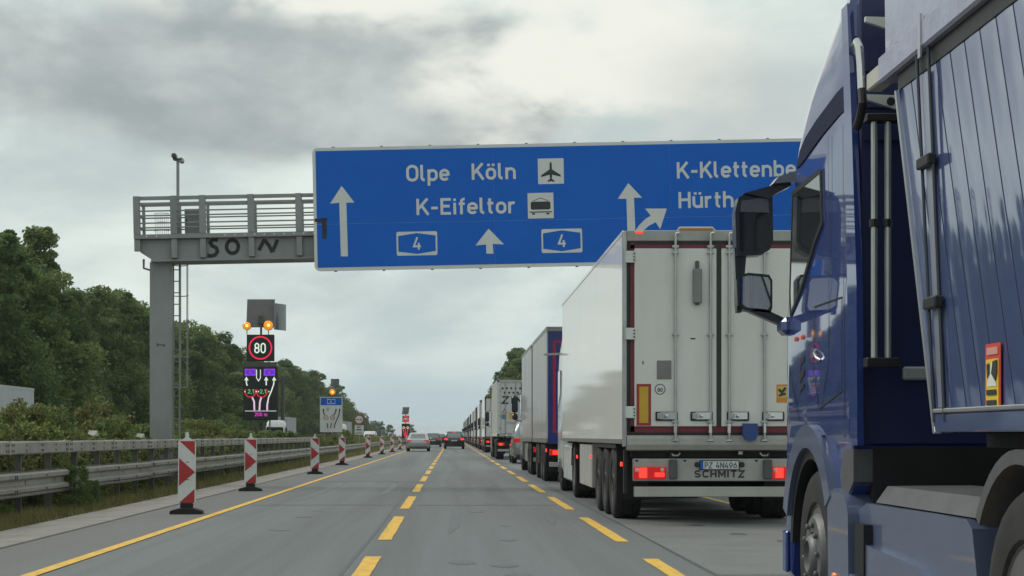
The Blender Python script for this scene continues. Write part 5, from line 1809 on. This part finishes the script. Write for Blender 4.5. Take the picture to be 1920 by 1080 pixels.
# ------------------------------------------------------------------ passenger cars
car_glass = pm('car_rear_glass', (.05, .06, .062), .05, var=.1, coat=1.0, coat_ior=2.2)
def car(name, label, X, Y, paint, rz_=0.0, L=4.6, W=1.8, H=1.45, kind='saloon', brake=False, z=0.0, group=None, cat='car'):
    c = thing(name, label, cat, (X, Y, z), rz_, group)
    w = W / 2
    bz = .62 * H if kind == 'saloon' else .60 * H

    def ring(y, k, zb, zt):
        a = [(-w * k * .90, zb), (-w * k, zb + .13), (-w * k, (zb + zt) / 2 + .08), (-w * k * .97, zt - .07), (-w * k * .86, zt)]
        return [(x, y, zz_) for x, zz_ in a] + [(-x, y, zz_) for x, zz_ in reversed(a)]
    if kind == 'saloon':
        st_ = [(0, .80, .42, bz - .12), (.05, .90, .33, bz + .03), (.25, .97, .25, bz + .08), (.9, 1.0, .20, bz + .05), (L * .55, 1.0, .19, bz), (L * .75, 1.0, .19, bz - .02), (L * .93, .95, .22, bz - .14), (L * .99, .82, .30, bz - .28)]
        gh = [(bz + .03, .62, L * .74, .90), (bz + .22, .95, L * .66, .84), (H - .08, 1.38, L * .57, .74), (H, 1.62, L * .53, .62)]
    else:
        st_ = [(0, .86, .40, bz - .02), (.05, .94, .32, bz + .02), (.22, .99, .25, bz + .03), (.9, 1.0, .22, bz + .02), (L * .55, 1.0, .21, bz), (L * .78, 1.0, .21, bz - .03), (L * .94, .95, .24, bz - .14), (L * .99, .82, .34, bz - .3)]
        gh = [(bz, .06, L * .78, .93), (bz + .25, .16, L * .69, .87), (H - .10, .38, L * .60, .78), (H, .62, L * .55, .66)]
    MB().loft([ring(*s) for s in st_]).build('body', paint, c, smooth=45)
    rg_ = []
    for (zz_, y0, y1, k) in gh:
        q = w * k
        rg_.append([(-q, y0 + .12, zz_), (-q * .82, y0, zz_), (q * .82, y0, zz_), (q, y0 + .12, zz_), (q, y1 - .25, zz_), (q * .8, y1, zz_), (-q * .8, y1, zz_), (-q, y1 - .25, zz_)])
    MB().loft(rg_).build('cabin', paint, c, smooth=45)

    def lerp(i, f):
        a, b = gh[i], gh[i + 1]
        return tuple(a[j] + (b[j] - a[j]) * f for j in range(4))
    lo_, hi_ = lerp(0, .25), lerp(1, .92)
    mid_ = gh[1]
    # panes stand 4 mm proud of the cabin shell
    def pane(nm, pts):
        MB().sheet(pts).build(nm, car_glass if nm == 'rear_window' else glass, c, smooth=0)
    for (a, b) in ((lo_, mid_), (mid_, hi_)):
        pane('rear_window', [(-w * a[3] * .76, a[1] - .006, a[0]), (w * a[3] * .76, a[1] - .006, a[0]), (w * b[3] * .76, b[1] - .006, b[0]), (-w * b[3] * .76, b[1] - .006, b[0])])
        pane('windscreen', [(-w * a[3] * .74, a[2] + .006, a[0]), (w * a[3] * .74, a[2] + .006, a[0]), (w * b[3] * .74, b[2] + .006, b[0]), (-w * b[3] * .74, b[2] + .006, b[0])])
        for s in (-1, 1):
            for f0_, f1_ in ((.08, .50), (.54, .96)):
                ya0, ya1 = a[1] + .12, a[2] - .25
                yb0, yb1 = b[1] + .12, b[2] - .25
                pane('side_window', [(s * (w * a[3] + .005), ya0 + (ya1 - ya0) * f0_, a[0]), (s * (w * a[3] + .005), ya0 + (ya1 - ya0) * f1_, a[0]),
                                     (s * (w * b[3] + .005), yb0 + (yb1 - yb0) * f1_, b[0]), (s * (w * b[3] + .005), yb0 + (yb1 - yb0) * f0_, b[0])])
    for s in (-1, 1):
        for y in (L * .19, L * .80):
            MB().arcband(y, .33, .30, .375, -12, 192, s * (w - .2), s * (w + .004), 12).build('wheel_arch', black, c)
            wheel(c, 'c', s * (w - .005), y, s < 0)
        tl = tail_lit if brake else tail_red
        if kind == 'saloon':
            MB().prism([(s * w * .50, bz - .16), (s * w * .93, bz - .20), (s * w * .95, bz - .02), (s * w * .52, bz - .03)], 'y', .005, .2).build('tail_light', tail_red, c)
            if brake:
                MB().box(s * w * .6, s * w * .88, -.004, .01, bz - .14, bz - .06).build('lit_segment', tail_lit, c)
        else:
            MB().prism([(s * w * .55, bz - .17), (s * w * .94, bz - .17), (s * w * .955, bz + .02), (s * w * .60, bz + .0)], 'y', -.012, .2).build('tail_light', tail_red, c)
            if brake:
                MB().prism([(s * w * .62, bz - .12), (s * w * .92, bz - .13), (s * w * .93, bz - .01), (s * w * .66, bz - .02)], 'y', -.03, -.013).build('lit_segment', tail_lit, c)
        MB().box(s * (w - .02), s * (w + .17), L * .66, L * .66 + .12, bz + .02, bz + .16, .03).build('mirror', paint, c)
        MB().prism([(s * w * .45, bz - .30), (s * w * .80, bz - .26), (s * w * .82, bz - .16), (s * w * .5, bz - .2)], 'y', L * .955, L * .985).build('headlight', pm('headlamp', (.6, .62, .65), .15, emit=(1, 1, .95), estr=.5), c)
    MB().box(-.26, .26, -.02, .0, bz - .24, bz - .13).build('number_plate', plate_white, c)
    MB().box(-w * .82, w * .82, -.015, .25, .24, .42, .04).build('bumper', black if kind != 'saloon' else grey_plastic, c)
    if brake:
        MB().box(-.15, .15, gh[2][1] - .015, gh[2][1] + .05, H - .095, H - .07).build('third_brake_light', tail_lit, c)
    return c


silver_car = pm('silver_car', (.40, .42, .44), .25, .4, var=.03, coat=.9)
dark_car = pm('dark_car', (.018, .018, .022), .25, .2, var=.05, coat=.9)
green_car = pm('dark_green_car', (.03, .04, .04), .25, .2, var=.05, coat=.9)
white_car = pm('white_car', (.66, .67, .67), .25, var=.03, coat=.8)
grey_car = pm('grey_car', (.20, .21, .22), .25, .3, var=.03, coat=.9)
car('saloon_car', 'silver saloon car driving ahead in the left lane', -2.62, 137, silver_car)
car('estate_car', 'dark car with bright red brake lights in the middle lane', .20, 162, dark_car, H=1.62, W=1.86, kind='hatch', brake=True)
car('hatchback_car', 'dark green-grey car half hidden right of the silver saloon', -2.05, 192, green_car, H=1.50, kind='hatch')
car('hatchback_car', 'tiny dark car far ahead between the saloon and the braking car', -1.6, 235, dark_car, H=1.45, kind='hatch')
car('people_carrier', 'silver people carrier in the queue ahead of the grey curtain-sided lorry', 3.55, 77.0, pm('grey_silver_car', (.24, .25, .26), .25, .4, var=.03, coat=.9), L=4.8, W=1.9, H=1.82, kind='hatch')


# ------------------------------------------------------------------ further lorries in the queue
def far_trailer(label, Y, side_m, rear_m, tractor_m, X=3.63, length=13.4, top=3.98, frame_m=None, lit=True, group=None, tlabel=None):
    t_ = thing('semi_trailer', label, 'trailer', (X, Y, 0), 0, group)
    MB().box(-1.26, 1.26, .04, length, 1.10, top, .03).build('body', side_m, t_)
    for s in (-1, 1):
        MB().box(s * .03, s * 1.18, -.01, .045, 1.16, top - .10, .008).build('door', rear_m, t_)
        for q in (.35, .85):
            MB().tube([(s * q, -.03, 1.1), (s * q, -.03, top - .05)], .02, 6).build('lock_bar', steel, t_)
        MB().box(s * 1.20, s * 1.285, -.015, .06, 1.02, top + .01).build('rear_post', frame_m or steel, t_)
        for y in (2.0, 3.3, 4.6):
            wheel(t_, 't', s * 1.26, y, s < 0)
        MB().box(s * .42, s * .56, .1, length - .6, .76, 1.10).build('frame_rail', under, t_)
        MB().box(s * .8, s * 1.26, 1.1, 1.115, .28, 1.0).build('mudflap', under, t_)
        MB().box(s * 1.15, s * 1.24, 5.6, 8.6, .45, .95).build('side_guard', lgrey, t_)
    MB().box(-1.24, 1.24, -.015, .06, top - .10, top + .012).build('rear_header', frame_m or steel, t_)
    MB().box(-1.24, 1.24, -.015, .06, .98, 1.15).build('rear_sill', frame_m or steel, t_)
    tail(t_, 0.02, lit)
    tractor(tlabel or label.replace('trailer', 'trailer tractor'), X, Y, length - 2.2, length + .55, tractor_m, group=group)
    return t_


# container trailer with dark lettering
cont_white = pm('container_white', (.56, .565, .55), .45, var=.05, scale=1.2, dirt=.25, dcol=(.36, .34, .30), dscale=1.5)
ct = thing('container_trailer', 'semi-trailer with white shipping container lettered in dark blue', 'trailer', (3.50, 90.0, 0))
cs = []
y_ = .1
while y_ < 12.1:
    for a, d_ in ((0, 0), (.07, 0), (.105, -.036), (.175, -.036), (.21, 0)):
        cs.append((y_ + a, d_))
    y_ += .28
for s in (-1, 1):
    MB().loft([[(s * (1.215 + d_), y, z) for y, d_ in cs] for z in (1.30, 3.92)], False, False, closed=False).build('corrugated_side', cont_white, ct, smooth=0)
    MB().box(s * 1.10, s * 1.225, 0, 12.19, 3.90, 4.03, .01).build('top_rail', cont_white, ct)
    MB().box(s * 1.10, s * 1.225, 0, 12.19, 1.18, 1.31, .01).build('bottom_rail', cont_white, ct)
    for y0, y1 in ((0, .16), (12.03, 12.19)):
        MB().box(s * 1.06, s * 1.23, y0, y1, 1.18, 4.035, .01).build('corner_post', cont_white, ct)
    MB().box(s * .02, s * 1.05, .02, .09, 1.34, 3.88, .008).build('door', cont_white, ct)
    for q in (.28, .80):
        MB().tube([(s * q, -.01, 1.22), (s * q, -.01, 3.98)], .022, 6).build('lock_bar', steel, ct)
    for z in (1.6, 2.2, 2.9, 3.5):
        MB().box(s * 1.0, s * 1.12, -.005, .02, z - .06, z + .06).build('hinge', steel, ct)
    MB().box(s * .30, s * .70, -.03, -.005, 1.86, 1.91).build('handle', steel, ct)
    for y in (1.7, 3.0, 4.3):
        wheel(ct, 't', s * 1.24, y, s < 0)
    MB().box(s * .42, s * .56, -.1, 11.5, .80, 1.17).build('frame_rail', under, ct)
    MB().box(s * .8, s * 1.24, .8, .815, .28, 1.0).build('mudflap', under, ct)
MB().box(-1.1, 1.1, .05, 12.15, 3.93, 4.0).build('roof', cont_white, ct)
MB().box(-1.05, 1.05, .0, .10, 3.885, 4.03).build('door_header', steel, ct)
MB().box(-1.05, 1.05, .0, .10, 1.18, 1.335).build('door_sill', steel, ct)
MB().box(-.02, .02, .01, .08, 1.34, 3.88).build('door_gasket', black, ct)
navy = pm('navy_print', (.01, .015, .045), .5)
m = MB()
text(m, 'ZIM', (-.99, .014, 2.82), .38, stroke=1.6, fit=1.15, gap_=1.4)
m.build('container_lettering', navy, ct, smooth=0)
m = MB()
for r_, n_, x0 in ((3.60, 5, -.95), (3.38, 4, -.84)):
    for k in range(n_):
        MB().lathe([(.055, 0), (.055, -.004)], (x0 + k * .22, .016, r_), 'y', 10).build('container_dot', navy, ct)
MB().sheet([(-1.0, .014, 2.36), (-.72, .014, 2.36), (-.86, .014, 2.58)]).build('warning_triangle', pm('tri_red', (.5, .12, .06), .5), ct, smooth=0)
MB().sheet([(-.92, .012, 2.395), (-.80, .012, 2.395), (-.86, .012, 2.49)]).build('triangle_field', sign_white, ct, smooth=0)
MB().box(-1.0, -.76, .012, .015, 2.05, 2.29).build('blue_label', pm('label_blue', (.10, .24, .30), .5), ct)
MB().box(-.62, -.30, .010, .013, 2.06, 2.36).build('orange_label', pm('label_orange', (.72, .32, .04), .5), ct)
tail(ct, -.12, True, w=1.2, z=.78)
tractor('tractor unit pulling the white container trailer', 3.50, 90.0, 10.2, 12.9, pm('cab_beige', (.40, .38, .34), .35, coat=.5), h=3.3)

brown = pm('brown_frame', (.13, .075, .05), .5, var=.2)
slate = pm('slate_side', (.055, .075, .09), .45, var=.1)
cream = pm('cream_side', (.50, .48, .43), .45, var=.06, dirt=.2)
greenp = pm('green_side', (.04, .10, .07), .45, var=.1)
far_trailer('white box trailer with brown rear frame right ahead of the container trailer', 128, white_panel, door_white, white_cab, frame_m=brown, tlabel='white cab of the brown-framed box trailer')
far_trailer('second white box trailer ahead of the container trailer', 153, white_panel, door_white, white_cab, tlabel='white cab of the second white box trailer')
far_trailer('cream box trailer with brown frame farther up the queue', 178, cream, brown, cream, frame_m=brown, tlabel='cream cab of the cream box trailer')
far_trailer('white trailer behind the dark slate one far up the queue', 205, white_panel, door_white, white_cab, tlabel='white cab right behind the dark slate trailer')
far_trailer('dark slate-blue trailer far up the queue', 232, cream, slate, slate, frame_m=slate, tlabel='slate cab of the dark slate-blue trailer')
fq = 'tiny lorries at the far end of the queue'
for Y, a, b in ((262, slate, greenp), (292, white_panel, slate), (325, cream, brown), (360, slate, slate)):
    far_trailer('tiny lorry trailer at the far end of the queue', Y, a, b, white_cab, group=fq, tlabel='tiny lorry cab at the far end of the queue')

# ------------------------------------------------------------------ traffic on the opposite carriageway
def oncoming_lorry(label, X, Yfront, side_m, cab_m, z=-.42):
    t_ = thing('articulated_lorry', label, 'lorry', (X, Yfront, z), PI)
    # local +y points towards the viewer; front at y=0
    lorry_cab(t_, -2.25, cab_m, 3.6, 1.24, 2.25)
    MB().box(-1.27, 1.27, -16.4, -2.9, 1.1, 4.05, .03).build('body', side_m, t_)
    for s in (-1, 1):
        MB().box(s * 1.262, s * 1.28, -16.4, -2.9, 3.93, 4.06).build('roof_rail', steel, t_)
        wheel(t_, 'f', s * 1.23, -1.4, s < 0)
        wheel(t_, 'd', s * 1.24, -5.0, s < 0)
        for y in (-12.0, -13.3, -14.6):
            wheel(t_, 't', s * 1.26, y, s < 0)
        MB().box(s * .4, s * .55, -16.2, -.5, .75, 1.1).build('frame_rail', under, t_)
        MB().box(s * .7 - .2, s * .7 + .2, -.05, .02, .72, .90, .02).build('headlight', pm('headlamp', (.6, .62, .65), .15, emit=(1, 1, .95), estr=.5), t_)
    return t_


grey_side = pm('pale_grey_side', (.40, .42, .44), .45, var=.06, scale=1, dirt=.2, dcol=(.3, .3, .3))
oncoming_lorry('pale grey lorry trailer passing at the left edge beyond the shrubs', -22.7, 75.2, grey_side, white_cab)
oncoming_lorry('white oncoming lorry seen right of the black LED sign', -22.4, 226, grey_side, white_cab)
og = 'small vehicles on the opposite carriageway'
oncoming_lorry('small white oncoming lorry below the white lane board', -19.0, 300, grey_side, white_cab)


def van(label, X, Y, paint, group=None):
    v = thing('delivery_van', label, 'van', (X, Y, -.42), PI, group)
    rr = []
    for y, z0, z1, k in ((-5.4, .45, 2.2, .92), (-5.3, .35, 2.32, 1.0), (-1.9, .33, 2.36, 1.0), (-1.35, .33, 2.2, .97), (-.75, .33, 1.35, .97), (-.1, .35, 1.1, .92), (0, .45, .85, .82)):
        q = 1.0 * k
        rr.append([(-q * .95, y, z0), (-q, y, z0 + .15), (-q, y, z0 + (z1 - z0) * .6), (-q * .9, y, z1 - .06), (-q * .78, y, z1), (q * .78, y, z1), (q * .9, y, z1 - .06), (q, y, z0 + (z1 - z0) * .6), (q, y, z0 + .15), (q * .95, y, z0)])
    MB().loft(rr).build('body', paint, v, smooth=40)
    MB().sheet([(-.80, -.70, 1.36), (.80, -.70, 1.36), (.74, -1.33, 2.13), (-.74, -1.33, 2.13)]).build('windscreen', glass, v, smooth=0)
    for s in (-1, 1):
        MB().sheet([(s * 1.004, -1.0, 1.42), (s * 1.004, -1.9, 1.42), (s * 1.0, -1.9, 1.92), (s * 1.0, -1.35, 1.92)]).build('side_window', glass, v, smooth=0)
        for y in (-.95, -4.3):
            wheel(v, 'c', s * .99, y, s < 0)
        MB().box(s * .55, s * .88, -.06, .01, .75, .92, .02).build('headlight', pm('headlamp', (.6, .62, .65), .15), v)
    return v


van('white oncoming van seen between the fourth and fifth guide beacons', -13.2, 285, white_car)
car('hatchback_car', 'white oncoming car left of the sixth guide beacon', -14.5, 345, white_car, PI, kind='hatch', H=1.5, z=-.42)
car('saloon_car', 'grey oncoming car near the far end of the barrier', -12.9, 330, grey_car, PI, kind='saloon', z=-.42)
car('hatchback_car', 'dark oncoming car far away behind the beacons', -13.2, 400, dark_car, PI, kind='hatch', z=-.42)

# ------------------------------------------------------------------ litter caught in the shrubs
lit_m = pm('litter_white', (.55, .53, .48), .6)
for x_, y_, z_, lb in ((-7.15, 35.6, 1.27, 'scrap of white litter caught in the shrubs above the barrier, left of the post'), (-7.25, 41.6, 1.22, 'small pale scrap of litter caught in the shrubs at the foot of the post')):
    m = MB().add([(-.10, 0, -.05), (.02, -.04, -.06), (.11, .02, -.02), (.07, .0, .06), (-.02, .03, .04), (-.09, .02, .03)], [(0, 1, 4, 5), (1, 2, 3, 4)])
    tag(m.build('litter', lit_m, None, (x_, y_, z_), (0, .3, .2), smooth=0), lb, 'litter')

# ------------------------------------------------------------------ light haze in the air
hz = MB().box(-2600, 2600, -80, 5100, -2.0, 24.0).build('haze', None, smooth=0)
hm = bpy.data.materials.new('haze_air')
hm.use_nodes = True
hn = hm.node_tree.nodes
hn.clear()
ho = hn.new('ShaderNodeOutputMaterial')
hv = hn.new('ShaderNodeVolumePrincipled')
hv.inputs['Color'].default_value = (.86, .92, .96, 1)
hv.inputs['Density'].default_value = .00018
hm.node_tree.links.new(hv.outputs[0], ho.inputs['Volume'])
hz.data.materials.clear()
hz.data.materials.append(hm)
struct(hz, 'stuff')
tag(hz, 'thin pale haze hanging in the air over the motorway', 'haze')
